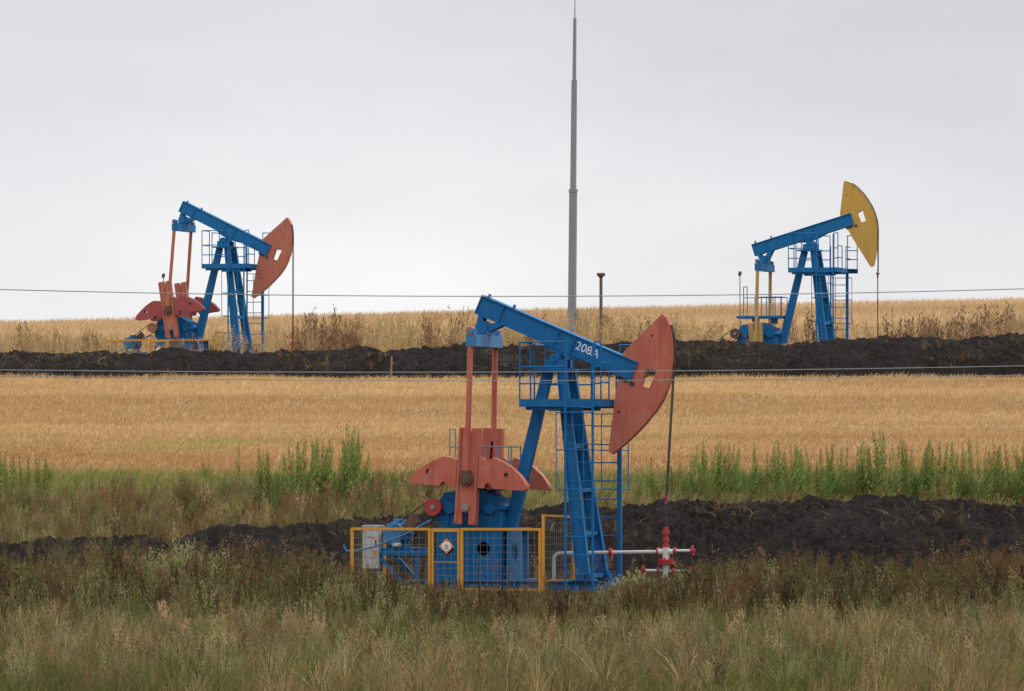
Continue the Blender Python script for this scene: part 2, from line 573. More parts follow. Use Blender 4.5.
    holes = [circle(-1.98, .78, .11, 16), circle(-1.30, .79, .125, 18)]
    for y0, y1 in ((-.52, -.50), (.50, .52)):
        m.prism([[(-2.19, .213), (-1.0, .213), (-1.0, 1.13), (-2.19, 1.13)], holes[0], holes[1]], y0, y1)
    m.box((-2.19, -.498, .213), (-2.17, .498, 1.13)); m.box((-1.02, -.498, .213), (-1.0, .498, 1.13))
    m.box((-2.24, -.56, 1.132), (-.95, .56, 1.165)); m.box((-2.3, -.60, .212), (-.96, -.523, .24))
    m.build('pedestal', blue, T)
    # --- motor frame, motor, belt
    m = MB()
    for y in (-.5, .5):
        m.box((-3.55, y - .05, .66), (-2.22, y + .05, .75))
        m.bar((-3.30, y, .66), (-2.86, y, .2), .06, .08, (0, 1, 0))
        m.box((-2.60, y - .04, .21), (-2.51, y + .04, .66))
    for x in (-3.5, -3.1, -2.6):
        m.box((x - .04, -.448, .67), (x + .04, .448, .74))
    m.box((-3.25, -.44, .752), (-2.65, .44, .80))
    m.build('motor_frame', blue, T)
    m = MB()
    m.tube((-3.03, -.40, 1.06), (-3.03, .18, 1.06), .20, 20)
    for k in range(20):
        q = 2 * math.pi * k / 20
        c, s = math.cos(q), math.sin(q)
        m.bar((-3.03 + .21 * c, -.36, 1.06 + .21 * s), (-3.03 + .21 * c, .14, 1.06 + .21 * s), .012, .03, (c, 0, s))
    m.tube((-3.03, -.48, 1.06), (-3.03, -.405, 1.06), .195, 20)
    m.box((-3.20, -.3, .80), (-2.86, .12, .87)); m.box((-3.12, -.15, 1.24), (-2.94, .05, 1.33))
    mo = m.build('motor', BLUEPALE if blue is BLUE else blue, T)
    m = MB()
    m.tube((-3.02, -.48, .84), (-2.88, -.48, .86), .04, 10)
    m.build('cable_gland', WHITEP, mo)
    m = MB()
    m.bar((-2.80, -.55, 1.14), (-2.54, -.55, 1.36), .05, .14, (-.6, 0, .8), .05, .20)
    m.build('belt_guard', RUSTY if blue is BLUE else DARK, T)
    m = MB()
    a = Vector((-3.0, -.55, 1.07)); b = Vector((-2.23, -.55, 1.545)); n_ = Vector((-(b - a).z, 0, (b - a).x)).normalized()
    m.bar(a + n_ * .09, b + n_ * .155, .05, .012, n_); m.bar(a - n_ * .09, b - n_ * .155, .05, .012, n_)
    m.build('drive_belt', RUBBER, T)
    if deck:
        m = MB()
        m.box((-2.23, -.42, 2.00), (-.84, .42, 2.08))
        m.box((-1.78, -.3, 1.9), (-1.7, .3, 1.998)); m.box((-1.2, -.3, 1.84), (-1.12, .3, 1.998))
        dk = m.build('service_deck', blue, T)
        m = MB()
        for x, zt in ((-2.21, 2.97), (-2.10, 2.97), (-1.66, 2.66), (-1.3, 2.66), (-1.04, 2.66), (-.86, 2.66)):
            for y in (-.40, .40):
                if y < 0 and zt > 2.9: continue
                m.tube((x, y, 2.08), (x, y, zt), .014, 6)
        m.tube((-2.21, .4, 2.97), (-2.10, .4, 2.97), .014, 6)
        for z in (2.64,):
            m.tube((-2.21, .4, z), (-.86, .4, z), .013, 6); m.tube((-1.66, -.4, z), (-.86, -.4, z), .013, 6); m.tube((-.86, -.4, z), (-.86, .4, z), .013, 6)
        m.build('deck_rail', GALV if blue is BLUE else blue, dk)
    m = MB()
    pts = [lp(431, 520, -.72), lp(403, 535, -.72), lp(375, 546.5, -.72), lp(352, 551.5, -.72), lp(346, 551, -.72), lp(343.5, 547.5, -.72), lp(343.6, 544, -.72)]
    m.path([(x, -.72, z) for x, z in pts], .017, 8)
    m.build('brake_lever', BLUEPALE if blue is BLUE else blue, T)
    return T


near = pumpjack('nearest blue pumpjack marked 208A, with salmon red horsehead and cranks behind yellow fence', NEAR, -22.8, -3.2, REDP, REDP, REDP, BLUE, REDP, WREDP, text='208A')
leftp = pumpjack('distant blue pumpjack with red horsehead and crimson counterweights behind the far soil bank', LEFT, -26, 8.6, REDP2, REDP2, CRIM, BLUE2, REDP2, REDP2, deck=False, cz=1.25)
rightp = pumpjack('distant blue pumpjack with raised ochre yellow horsehead behind the far soil bank', RIGHT, 16.7, 183, YELH, YELP, YELP, BLUE2, YELP, RUSTY, cz=3.35)


# ------------------------------------------------------------------ fence round the drive end
def mesh_grid(m, a, b, z0, z1, step=.127, r=.0024):
    a = Vector(a); b = Vector(b); L = (b - a).length; t = (b - a) / L
    k = 1
    while k * step < L - .03:
        p = a + t * (k * step)
        m.bar((p.x, p.y, z0), (p.x, p.y, z1), 2 * r, 2 * r); k += 1
    z = z0 + step
    while z < z1 - .03:
        m.bar((a.x, a.y, z), (b.x, b.y, z), 2 * r, 2 * r); z += step


def fence(label, loc):
    T = thing('safety_fence', label, 'fence', loc, ROT)
    y0, y1, xl, xr = -1.05, .95, -3.63, -.02
    gx0, gx1 = -2.13, -1.58
    h = 1.17
    w = .05

    def post(x, y, z1, z0=0):
        m = MB(); m.box((x - w / 2, y - w / 2, z0), (x + w / 2, y + w / 2, z1)); m.build('fence_post', YELF, T)
    for x, y, z in ((xl, y0, h), (gx0 - .03, y0, h), (gx1 + .03, y0, h), (xr - .06, y0, h), (xl, -.35, h * .93), (xl, y1, h)):
        post(x, y, z)
    post(xr, y0, 1.42); post(xr, y1, 1.38)
    for a, b in ((xl, gx0 - .03), (gx1 + .03, xr - .06)):
        for z in (h, .08):
            m = MB(); m.box((a + w / 2, y0 - .022, z - .045), (b - w / 2, y0 + .022, z + .002)); m.build('rail', YELF, T)
    for a, b in (((xl, y0 + .03, h - .02), (xl, y1 - .03, h - .02)), ((xl, y0 + .03, .1), (xl, y1 - .03, .1)),
                 ((xr, y0 + .027, 1.40), (xr, y1 - .027, 1.36)), ((xr, y0 + .027, .22), (xr, y1 - .027, .2))):
        m = MB(); m.bar(a, b, .042, .042); m.build('rail', YELF, T)
    for a, b, z1 in (((xl, y0, 0), (gx0, y0, 0), h - .02), ((gx1, y0, 0), (xr, y0, 0), h - .02), ((xl, y0, 0), (xl, y1, 0), h - .02), ((xr, y0, 0), (xr, y1, 0), 1.36)):
        m = MB(); mesh_grid(m, a, b, .1 if z1 < 1.3 else .24, z1); m.build('mesh_panel', MESHW, T)
    m = MB()
    m.box((gx0 + .01, y0 - .024, 0.03), (gx0 + .05, y0 + .02, 1.12)); m.box((gx1 - .05, y0 - .024, 0.03), (gx1 - .01, y0 + .02, 1.12))
    for z in (.0, 1.12):
        m.box((gx0 + .01, y0 - .026, z - .02), (gx1 - .01, y0 + .022, z + .045 if z > 1 else z + .06))
    g = m.build('gate', YELF, T)
    m = MB(); mesh_grid(m, (gx0, y0, 0), (gx1, y0, 0), .06, 1.1); m.bar((gx0 + .03, y0, .55), (gx1 - .03, y0, .55), .02, .02); m.build('mesh_panel', MESHW, g)
    # warning diamond
    cx, cz, r = -1.83, .84, .14
    m = MB(); m.prism([[(cx - r, cz), (cx, cz - r), (cx + r, cz), (cx, cz + r)]], y0 - .04, y0 - .030)
    sgn = m.build('warning_sign', ORANGE, T)
    m = MB(); q = r * .70
    m.prism([circle(cx, cz, q * .92, 12)], y0 - .0445, y0 - .0405); m.build('sign_face', PINK, sgn)
    m = MB()
    m.prism([circle(cx, cz, .032, 12), circle(cx, cz, .018, 10)], y0 - .0485, y0 - .045)
    m.prism([[(cx - .045, cz - .055), (cx + .045, cz - .055), (cx + .045, cz - .042), (cx - .045, cz - .042)]], y0 - .0485, y0 - .045)
    m.build('sign_symbol', INK, sgn)
    return T


fence('yellow mesh safety fence with gate and orange warning diamond around the nearest pumpjack drive', NEAR)
fence('yellow fence by the distant crimson-weighted pumpjack, its top rail above the soil bank', LEFT + Vector((0, 0, .0)))


def nw(x, y, z, base=NEAR):
    return base + Matrix.Rotation(ROT, 3, 'Z') @ Vector((x, y, z))


# control cabinet
cab = thing('control_cabinet', 'white electrical control cabinet on legs inside the left end of the yellow fence', 'cabinet', nw(-3.42, -.45, 0), ROT)
cab.scale = (.86, .9, .96)
m = MB(); m.box((-.18, -.14, .44), (.18, .14, 1.24)); m.box((-.2, -.16, 1.24), (.2, .16, 1.262)); m.build('cabinet_box', CABW, cab)
m = MB(); m.box((-.155, -.15, .66), (.155, -.1405, 1.2)); d_ = m.build('door', CABW, cab)
m = MB(); m.box((.10, -.165, .88), (.125, -.151, .98)); m.build('handle', DARK, d_)
m = MB(); m.box((-.08, -.1535, 1.02), (.02, -.1505, 1.05)); m.build('nameplate', STEEL, d_)
m = MB(); m.box((.07, -.1535, .70), (.14, -.1505, .77)); m.build('warning_sticker', ORANGE, d_)
m = MB(); m.box((.04, -.1535, 1.0), (.09, -.1505, 1.04)); m.build('warning_sticker', ORANGE, d_)
for x in (-.14, .14):
    m = MB(); m.box((x - .03, -.05, 0), (x + .03, .05, .44)); m.build('leg', STEEL, cab)


# wellheads
def wellhead(label, base, rx):
    T = thing('wellhead', label, 'wellhead', base + Matrix.Rotation(ROT, 3, 'Z') @ Vector((rx, 0, 0)), ROT)
    m = MB()
    m.tube((0, 0, 0), (0, 0, .52), .06, 14); m.tube((0, 0, .60), (0, 0, .82), .065, 14)
    m.tube((-.14, 0, .74), (.14, 0, .74), .05, 12)
    m.build('casing', WHITEP, T)
    m = MB()
    m.tube((0, 0, .52), (0, 0, .555), .145, 18); m.tube((0, 0, .565), (0, 0, .60), .145, 18)
    for k in range(8):
        q = math.pi / 4 * k; m.tube((.13 * math.cos(q), .13 * math.sin(q), .49), (.13 * math.cos(q), .13 * math.sin(q), .635), .016, 6)
    m.build('flange', WREDP, T)
    m = MB()
    m.tube((0, 0, .82), (0, 0, .86), .07, 14); m.tube((0, 0, .86), (0, 0, 1.06), .043, 14); m.tube((0, 0, 1.06), (0, 0, 1.12), .066, 14); m.tube((0, 0, .94), (0, 0, .98), .058, 14); m.tube((0, 0, 1.12), (0, 0, 1.19), .05, 12)
    m.build('stuffing_box', WREDP, T)

    def arm(x0, x1, z, wheel):
        s = 1 if x1 > x0 else -1
        m = MB(); m.tube((x0, 0, z), (x1, 0, z), .026, 10); v = m.build('side_valve', WHITEP, T)
        m = MB(); m.tube((x0 + .05 * s, 0, z), (x0 + .09 * s, 0, z), .06, 14); m.build('valve_flange', WREDP, v)
        m = MB()
        if wheel:
            n = 14
            for k in range(n):
                a, b = 2 * math.pi * k / n, 2 * math.pi * (k + 1) / n
                m.tube((x1, .085 * math.cos(a), z + .085 * math.sin(a)), (x1, .085 * math.cos(b), z + .085 * math.sin(b)), .015, 6)
            for a in (0, math.pi / 2):
                m.bar((x1, -.08 * math.cos(a), z - .08 * math.sin(a)), (x1, .08 * math.cos(a), z + .08 * math.sin(a)), .02, .02)
            m.tube((x1 - .04, 0, z), (x1 + .04, 0, z), .035, 8)
            m.build('hand_wheel', WREDP, v)
    arm(.1, .50, .76, True)
    arm(-.07, -.42, .40, True)
    arm(.07, .46, .39, True)
    return T


wellhead('red and white wellhead valve tree beneath the nearest pumpjack horsehead', NEAR, near['rod_x'])
wellhead('red wellhead showing just above the soil bank below the distant red horsehead', LEFT + Vector((0, 0, -.08)), leftp['rod_x'])

fl = thing('flow_pipe', 'white flow pipe running from the near wellhead behind the mast to a bent elbow', 'pipe', nw(1.9, .15, 0), ROT)
m = MB(); m.tube((-.02, -.05, .74), (-1.06, .1, .72), .033, 10)
m.tube((-1.06, .1, .72), (-2.0, .22, .70), .034, 10)
for k in range(6):
    a, b = math.radians(15 * k), math.radians(15 * (k + 1))
    m.tube((-2.0 - .12 * math.sin(a), .22, .58 + .12 * math.cos(a)), (-2.0 - .12 * math.sin(b), .22, .58 + .12 * math.cos(b)), .034, 10)
m.tube((-2.12, .22, .58), (-2.12, .22, .0), .034, 10)
m.build('pipe_run', WHITEP, fl)
m = MB(); m.tube((-.98, .09, .72), (-1.03, .096, .72), .075, 12); m.tube((-.06, -.045, .74), (-.10, -.04, .74), .075, 12); m.build('flange', WREDP, fl)

# ------------------------------------------------------------------ tall mast, vent post, floodlight posts, stake, wires
b0 = at(571.5, 371, 206.0); b0.z = float(terrain(b0.x, b0.y)) - .05
k = 206.0 / F


def zz(py): return CAM_Z + (EYE - py) * k - b0.z


def xx(py): return (371 - py) * (3.6 / 371) * k


mast = thing('lightning_mast', 'tall stepped grey steel lightning mast rising behind the nearest walking beam', 'mast', b0)
m = MB()
m.tube((0, 0, 0), (xx(190), 0, zz(190)), .135, 24, .125); m.tube((xx(192), 0, zz(192)), (xx(190), 0, zz(189)), .14, 24)
m.build('pole', GALV, mast)
m = MB(); m.tube((xx(190), 0, zz(189)), (xx(80), 0, zz(80)), .098, 20, .088); m.build('pole', GALV, mast)
m = MB(); m.tube((xx(80), 0, zz(80)), (xx(18), 0, zz(18)), .062, 16, .052); m.build('pole', GALV, mast)
m = MB(); m.tube((xx(18), 0, zz(18)), (xx(-22), 0, zz(-22)), .018, 8, .008); m.build('rod_tip', GALV, mast)
m = MB(); m.box((.12, -.1, zz(318)), (.22, .1, zz(310))); m.build('junction_box', STEEL, mast)

b1 = at(601, 350, 208.0); b1.z = float(terrain(b1.x, b1.y)) - .05
k1 = 208.0 / F
vp = thing('vent_post', 'rusty brown post with a flat cap standing right of the tall grey mast', 'post', b1)
h1 = CAM_Z + (EYE - 273) * k1 - b1.z
m = MB(); m.tube((0, 0, 0), (0, 0, h1 - .1), .055, 14, .05); m.build('pipe', DULL, vp)
m = MB(); m.tube((0, 0, h1 - .14), (0, 0, h1 - .09), .07, 14, .10); m.tube((0, 0, h1 - .09), (0, 0, h1), .135, 14); m.build('cap', RUSTY, vp)


def flood(label, px, pyt, d):
    p = at(px, 380, d); p.z = float(terrain(p.x, p.y))
    h = CAM_Z + (EYE - pyt) * d / F - p.z
    T = thing('floodlight_post', label, 'light post', p)
    m = MB(); m.tube((0, 0, 0), (0, 0, h), .013, 8); m.build('post', CABLE, T)
    m = MB(); m.box((-.05, -.05, h - .06), (.03, .05, h + .05)); m.box((-.03, -.06, h - .02), (.05, .05, h + .08)); m.build('lamp_head', GLASS, T)


flood('thin floodlight post behind the crimson counterweights of the distant pumpjack', 163.3, 276, 206.3)
flood('thin floodlight post standing left of the yellow pitman arms of the distant pumpjack', 740, 274, 201.2)

st = at(391, 379, 190.4); st.z = float(terrain(st.x, st.y)) - .05
m = MB(); m.bar((0, 0, 0), (.02, 0, .72), .06, .06, (0, 1, 0), .05, .05); m.bar((-.02, 0, .5), (.1, .02, .53), .03, .03)
o = m.build('wooden_stake', WOOD, None, st); tag(o, 'short weathered wooden stake at the foot of the far soil bank', 'stake')


def wire(label, fn, d, r):
    m = MB()
    xs = np.linspace(-900, 1924, 60)
    pts = [at(x, fn(x), d + (x - 512) * .004) for x in xs]
    o0 = pts[30].copy()
    m.path([p - o0 for p in pts], r, 6)
    o = m.build('overhead_wire', WIRE, None, o0)
    tag(o, label, 'wire', 'overhead wires crossing in front of the pumpjacks')


wire('highest overhead wire crossing the sky above the horizon and the walking beam tip', lambda x: 296.3 - 2.75e-5 * (x - 500) ** 2, 92, .0075)
wire('middle overhead wire crossing in front of the far soil bank foot', lambda x: 372.3 - 1.6e-5 * (x - 390) ** 2, 92, .006)
wire('lowest overhead wire crossing in front of the upper wheat field', lambda x: 380.7 - 2.0e-5 * (x - 500) ** 2, 92, .006)

# ------------------------------------------------------------------ ground
def grid_object(name, xs, ds, zfun, mat):
    X, D = np.meshgrid(xs, ds)
    Z = zfun(X, D)
    n, mm = len(ds), len(xs)
    V = np.stack([X, D, Z], -1).reshape(-1, 3)
    idx = np.arange(n * mm).reshape(n, mm)
    Fc = np.stack([idx[:-1, :-1], idx[:-1, 1:], idx[1:, 1:], idx[1:, :-1]], -1).reshape(-1, 4)
    return raw_mesh(name, V, Fc, mat, None, True)


def raw_mesh(name, V, Q, mat, col=None, smooth=False):
    me = bpy.data.meshes.new(name)
    V = np.ascontiguousarray(V, np.float32); Q = np.ascontiguousarray(Q, np.int32)
    me.vertices.add(len(V)); me.vertices.foreach_set('co', V.ravel())
    me.loops.add(Q.size); me.loops.foreach_set('vertex_index', Q.ravel())
    me.polygons.add(len(Q))
    me.polygons.foreach_set('loop_start', np.arange(0, Q.size, Q.shape[1], dtype=np.int32))
    if smooth:
        me.polygons.foreach_set('use_smooth', np.ones(len(Q), bool))
    me.update(calc_edges=True)
    if col is not None:
        a = me.color_attributes.new('col', 'FLOAT_COLOR', 'POINT')
        rgba = np.ones((len(V), 4), np.float32); rgba[:, :3] = col
        a.data.foreach_set('color', rgba.ravel())
    me.materials.append(mat)
    o = bpy.data.objects.new(name, me); C.objects.link(o)
    return o


def ground_material():
    m, nt, out = new_mat('ground_earth_and_stubble')
    b = N(nt, 'ShaderNodeBsdfPrincipled')
    tc = N(nt, 'ShaderNodeTexCoord')
    sep = N(nt, 'ShaderNodeSeparateXYZ'); nt.links.new(tc.outputs['Object'], sep.inputs[0])
    v = mapping(nt, (1, 1, 1)); vs = mapping(nt, (.12, .5, 1))
    f = noise(nt, v, 1.5, 6, .65); f2 = noise(nt, vs, 1, 5, .6)
    turf = mixc(nt, f, (.03, .024, .014), (.10, .085, .04))
    straw = mixc(nt, f2, (.26, .165, .075), (.40, .275, .135))
    straw = mixc(nt, ramp(nt, noise(nt, v, 5, 5, .7), [(.3, (0, 0, 0)), (.8, (.5,) * 3)]), straw, (.20, .125, .06))

    def edge(d0, d1):
        mr = N(nt, 'ShaderNodeMapRange'); mr.inputs[1].default_value = d0; mr.inputs[2].default_value = d1
        nt.links.new(sep.outputs['Y'], mr.inputs[0]); return mr.outputs[0]
    c = mixc(nt, edge(144, 147), turf, straw)
    nt.links.new(c, b.inputs['Base Color'])
    b.inputs['Roughness'].default_value = .95
    b.inputs['Specular IOR Level'].default_value = .1
    nt.links.new(b.outputs[0], out.inputs['Surface'])
    return m


GROUND = ground_material()
xs = np.concatenate([np.linspace(-500, -60, 30), np.linspace(-58, 58, 230), np.linspace(60, 500, 30)])
ds = np.concatenate([np.linspace(-60, 50, 40), np.linspace(51, 230, 330), np.linspace(232, 420, 95), np.linspace(440, 1000, 20)])
tag(grid_object('ground', xs, ds, lambda X, D: terrain(X, D), GROUND), None, None, None, 'structure')


def soil_material():
    m, nt, out = new_mat('black_earth')
    b = N(nt, 'ShaderNodeBsdfPrincipled')
    v = mapping(nt, (1, 1, 1))
    f = noise(nt, v, 2.2, 7, .7); f2 = noise(nt, v, 16, 4, .7)
    c = mixc(nt, f, (.006, .0048, .0046), (.022, .0178, .0165))
    c = mixc(nt, ramp(nt, f2, [(.45, (0, 0, 0)), (.75, (.6,) * 3)]), c, (.034, .0265, .0235))
    c = mixc(nt, ramp(nt, noise(nt, v, .8, 5, .6), [(.60, (0, 0, 0)), (.75, (.6,) * 3)]), c, (.075, .055, .038))
    nt.links.new(c, b.inputs['Base Color'])
    b.inputs['Roughness'].default_value = .95
    b.inputs['Specular IOR Level'].default_value = .15
    bp = N(nt, 'ShaderNodeBump'); bp.inputs['Strength'].default_value = 1.0; bp.inputs['Distance'].default_value = .10
    nt.links.new(f2, bp.inputs['Height']); nt.links.new(bp.outputs['Normal'], b.inputs['Normal'])
    nt.links.new(b.outputs[0], out.inputs['Surface'])
    return m


SOIL = soil_material()
NB_PX = [-400, -150, 0, 100, 170, 220, 280, 340, 420, 480, 560, 640, 690, 718, 750, 795, 850, 910, 970, 992, 1024, 1200, 1500]
NB_PY = [546, 545, 543, 538, 536, 524, 526, 518, 516, 511, 505, 502, 499, 504.5, 500, 496, 498, 494, 496, 502, 504, 500, 510]
FB_PX = [-400, 0, 130, 270, 400, 470, 560, 680, 750, 800, 880, 920, 960, 1010, 1050, 1300]
FB_PY = [352, 351, 350.5, 350, 346, 343, 342, 339, 341, 340, 332, 334, 337, 331, 331, 336]


def bank_z(X, D, crest, half_f, half_b, PX, PY, seed, amp):
    wob = (fbm(X * .12, X * 0 + 3, 3, seed) - .5) * 1.0
    d0 = crest + wob
    px = X / crest * F + 512
    ztop = CAM_Z + (EYE - np.interp(px, PX, PY)) / F * crest
    g = terrain(X, D, False)
    t = np.where(D < d0, (d0 - D) / half_f, (D - d0) / half_b)
    prof = np.clip(1 - t, -.4, 1)
    prof = np.where(prof > 0, prof ** .62 * (1 - .10 * prof), prof * 1.2)
    rel = ztop - g
    edge = prof * rel
    cl = (fbm(X * 1.1, D * 1.1, 5, seed + 3, .62) - .5) * 2
    rid = np.abs(fbm(X * .55 + D * .3, D * .25, 4, seed + 9) - .5) * 2       # slumped ribs down the face
    lump = np.clip(vnoise(X * 3.1, D * 3.1, seed + 21) - .55, 0, 1) * 1.0
    lump2 = np.clip(vnoise(X * 6.3, D * 6.3, seed + 27) - .5, 0, 1) * .5
    lump3 = .8 - 1.6 * np.abs(vnoise(X * 8, D * 7, seed + 31) - .5) + .35 * (1 - 2 * np.abs(vnoise(X * 15, D * 14, seed + 33) - .5)) - .6
    lump3 = lump3 * (.4 + vnoise(X * 1.7, D * 1.7, seed + 35))
    z = g + edge + .20 * lump3 * sstep(-.1, .3, prof) * amp / .4 + amp * sstep(-.1, .35, prof) * (cl * .45 - rid * .45 * (1 - np.clip(prof, 0, 1)) + lump * .5 + lump2 * .35 - .08)
    return z


o = grid_object('soil_bank', np.arange(-17, 17, .045), np.arange(125.2, 132.6, .05), lambda X, D: bank_z(X, D, 129.0, 2.7, 3.4, NB_PX, NB_PY, 31, .42), SOIL)
tag(o, 'long low bank of freshly dug black earth behind the nearest pumpjack', 'soil bank', None, 'structure')
o = grid_object('soil_bank', np.arange(-25, 25, .06), np.arange(190.2, 196.6, .06), lambda X, D: bank_z(X, D, 193.3, 2.3, 2.7, FB_PX, FB_PY, 77, .36), SOIL)
tag(o, 'far bank of freshly dug black earth hiding the feet of the two distant pumpjacks', 'soil bank', None, 'structure')

# ------------------------------------------------------------------ vegetation
def leaf_material(name, trans=.25):
    m, nt, out = new_mat(name)
    at_ = N(nt, 'ShaderNodeAttribute'); at_.attribute_name = 'col'
    d = N(nt, 'ShaderNodeBsdfDiffuse'); t = N(nt, 'ShaderNodeBsdfTranslucent'); mx = N(nt, 'ShaderNodeMixShader')
    f = noise(nt, mapping(nt, (1, 1, 1)), 9, 3, .6)
    c = mixc(nt, f, (.72, .72, .72), (1.28, 1.28, 1.28))
    c = mixc(nt, 1.0, at_.outputs['Color'], c, 'MULTIPLY')
    nt.links.new(c, d.inputs['Color']); nt.links.new(c, t.inputs['Color'])
    mx.inputs[0].default_value = trans
    nt.links.new(d.outputs[0], mx.inputs[1]); nt.links.new(t.outputs[0], mx.inputs[2]); nt.links.new(mx.outputs[0], out.inputs['Surface'])
    return m


LEAF = leaf_material('leaves_and_stems')

DRY = np.array((.34, .25, .125)); STRAW = np.array((.42, .31, .17)); OLIVE = np.array((.150, .145, .050)); GREEN = np.array((.095, .145, .036))
BROWN = np.array((.185, .110, .062)); DKBR = np.array((.095, .062, .042)); WORM = np.array((.285, .275, .130)); RUSTB = np.array((.24, .125, .068))
WHEAT = np.array((.555, .368, .180)); HEMP = np.array((.075, .135, .040)); YEL = np.array((.33, .27, .06))


def blades(base, h, w, az, bend, col, nseg=3, tipcol=None):
    """curved grass blades -> verts, quads, colours"""
    n = len(base)
    t = np.linspace(0, 1, nseg + 1)
    wp = np.interp(t, [0, .35, .7, 1], [1, .95, .65, .08])
    fa = rng.uniform(0, math.pi, n)
    ax = np.stack([np.cos(fa), np.sin(fa)], -1)                    # across
    bx = np.stack([np.cos(az), np.sin(az)], -1) * bend[:, None]
    V = np.zeros((n, nseg + 1, 2, 3), np.float32)
    for k in range(nseg + 1):
        cx = base[:, :2] + bx * (h * t[k] ** 2)[:, None]
        z = base[:, 2] + h * t[k] * (1 - .35 * np.minimum(bend, 1.2) * t[k])
        off = ax * (w * wp[k] * .5)[:, None]
        V[:, k, 0, :2] = cx - off; V[:, k, 1, :2] = cx + off
        V[:, k, 0, 2] = z; V[:, k, 1, 2] = z
    i = np.arange(n)[:, None] * (2 * (nseg + 1)); kk = np.arange(nseg)[None, :] * 2
    a = i + kk
    Q = np.stack([a, a + 1, a + 3, a + 2], -1).reshape(-1, 4)
    Cc = np.repeat(col[:, None, :], 2 * (nseg + 1), 1)
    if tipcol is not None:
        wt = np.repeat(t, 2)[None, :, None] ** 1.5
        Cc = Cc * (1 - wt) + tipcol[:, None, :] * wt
    return V.reshape(-1, 3), Q, Cc.reshape(-1, 3)


class Proto:
    def __init__(self): self.v = []; self.q = []; self.w = []

    def quad(self, a, b, c, d, w):
        o = len(self.v); self.v += [a, b, c, d]; self.q.append((o, o + 1, o + 2, o + 3)); self.w += [w] * 4

    def strip(self, pts, wid, w, across=None):
        across = across or Vector((random.uniform(-1, 1), random.uniform(-1, 1), 0)).normalized()
        for k in range(len(pts) - 1):
            a, b = Vector(pts[k]), Vector(pts[k + 1])
            wa = wid * (1 - k / (len(pts) - 1) * .7) * .5; wb = wid * (1 - (k + 1) / (len(pts) - 1) * .7) * .5
            self.quad(a - across * wa, a + across * wa, b + across * wb, b - across * wb, w)

    def leaf(self, p, dirv, length, wid, w, droop=.3, roll=None):
        """pointed leaf: two quads"""
        p = Vector(p); t = Vector(dirv).normalized()
        s = t.cross(Vector((random.uniform(-.4, .4), random.uniform(-.4, .4), 1))).normalized()
        mid = p + t * length * .45
        tip = p + t * length + Vector((0, 0, -droop * length))
        self.quad(p, mid - s * wid * .5, tip, mid + s * wid * .5, w)

    def fleck(self, p, r, w):
        a = Vector((random.gauss(0, 1), random.gauss(0, 1), random.gauss(0, 1))).normalized(); b = a.orthogonal().normalized()
        p = Vector(p); self.quad(p - a * r, p - b * r * .6, p + a * r, p + b * r * .6, w)

    def spike(self, p, r, w):
        t = Vector((random.gauss(0, .45), random.gauss(0, .45), 1)).normalized(); b = t.orthogonal().normalized()
        p = Vector(p); self.quad(p - t * r, p - b * r * .28, p + t * r, p + b * r * .28, w)

    def done(self):
        return (np.array([tuple(p) for p in self.v], np.float32), np.array(self.q, np.int32), np.array(self.w, np.float32))


def proto_forb(nb=8, seeds=6, h=1.0, spread=.16, leafy=4):
    """dry branching weed, seed flecks on its tips"""
    P = Proto()
    lean = Vector((random.uniform(-.12, .12), random.uniform(-.12, .12), 0))
    main = [lean * (t * t) * h + Vector((0, 0, t * h)) for t in (0, .4, .75, 1)]
    P.strip(main, .011, 0)

    def pt(t): return lean * (t * t) * h + Vector((0, 0, t * h))
    for k in range(nb):
        t = random.uniform(.35, .95); q = random.uniform(0, 6.28)
        L = random.uniform(.10, .30) * h * (1.25 - t * .6)
        e = pt(t) + Vector((math.cos(q) * spread * random.uniform(.4, 1.1), math.sin(q) * spread * random.uniform(.4, 1.1), L))
        mid = (pt(t) + e) / 2 + Vector((math.cos(q), math.sin(q), 0)) * .03
        P.strip([pt(t), mid, e], .006, .3)
        for j in range(seeds):
            u = random.uniform(.4, 1.05)
            p = pt(t).lerp(e, u) + Vector((random.gauss(0, .016), random.gauss(0, .016), random.gauss(0, .016)))
            P.fleck(p, random.uniform(.007, .018), 1)
    for k in range(seeds * 2):
        P.fleck(pt(random.uniform(.75, 1.02)) + Vector((random.gauss(0, .018), random.gauss(0, .018), 0)), random.uniform(.008, .018), 1)
    for k in range(leafy):
        t = random.uniform(.08, .7); q = random.uniform(0, 6.28)
        P.leaf(pt(t), (math.cos(q), math.sin(q), random.uniform(-.2, .7)), random.uniform(.06, .15), .02, .5, .4)
    return P.done()


def proto_panicle(h=1.0):
    P = Proto()
    q = random.uniform(0, 6.28); b = random.uniform(.08, .32)
    def pt(t): return Vector((math.cos(q) * b * t * t, math.sin(q) * b * t * t, t * (1 - .1 * b))) * h
    P.strip([pt(t) for t in (0, .35, .7, 1)], .0065, 0)
    for k in range(14):
        t = random.uniform(.74, 1.02)
        P.fleck(pt(t) + Vector((random.gauss(0, .012), random.gauss(0, .012), random.gauss(0, .01))), random.uniform(.010, .022), 1)
    for k in range(2):
        t = random.uniform(.05, .5); a = random.uniform(0, 6.28)
        P.leaf(pt(t), (math.cos(a), math.sin(a), 1.2), random.uniform(.2, .35), .009, .4, .45)
    return P.done()


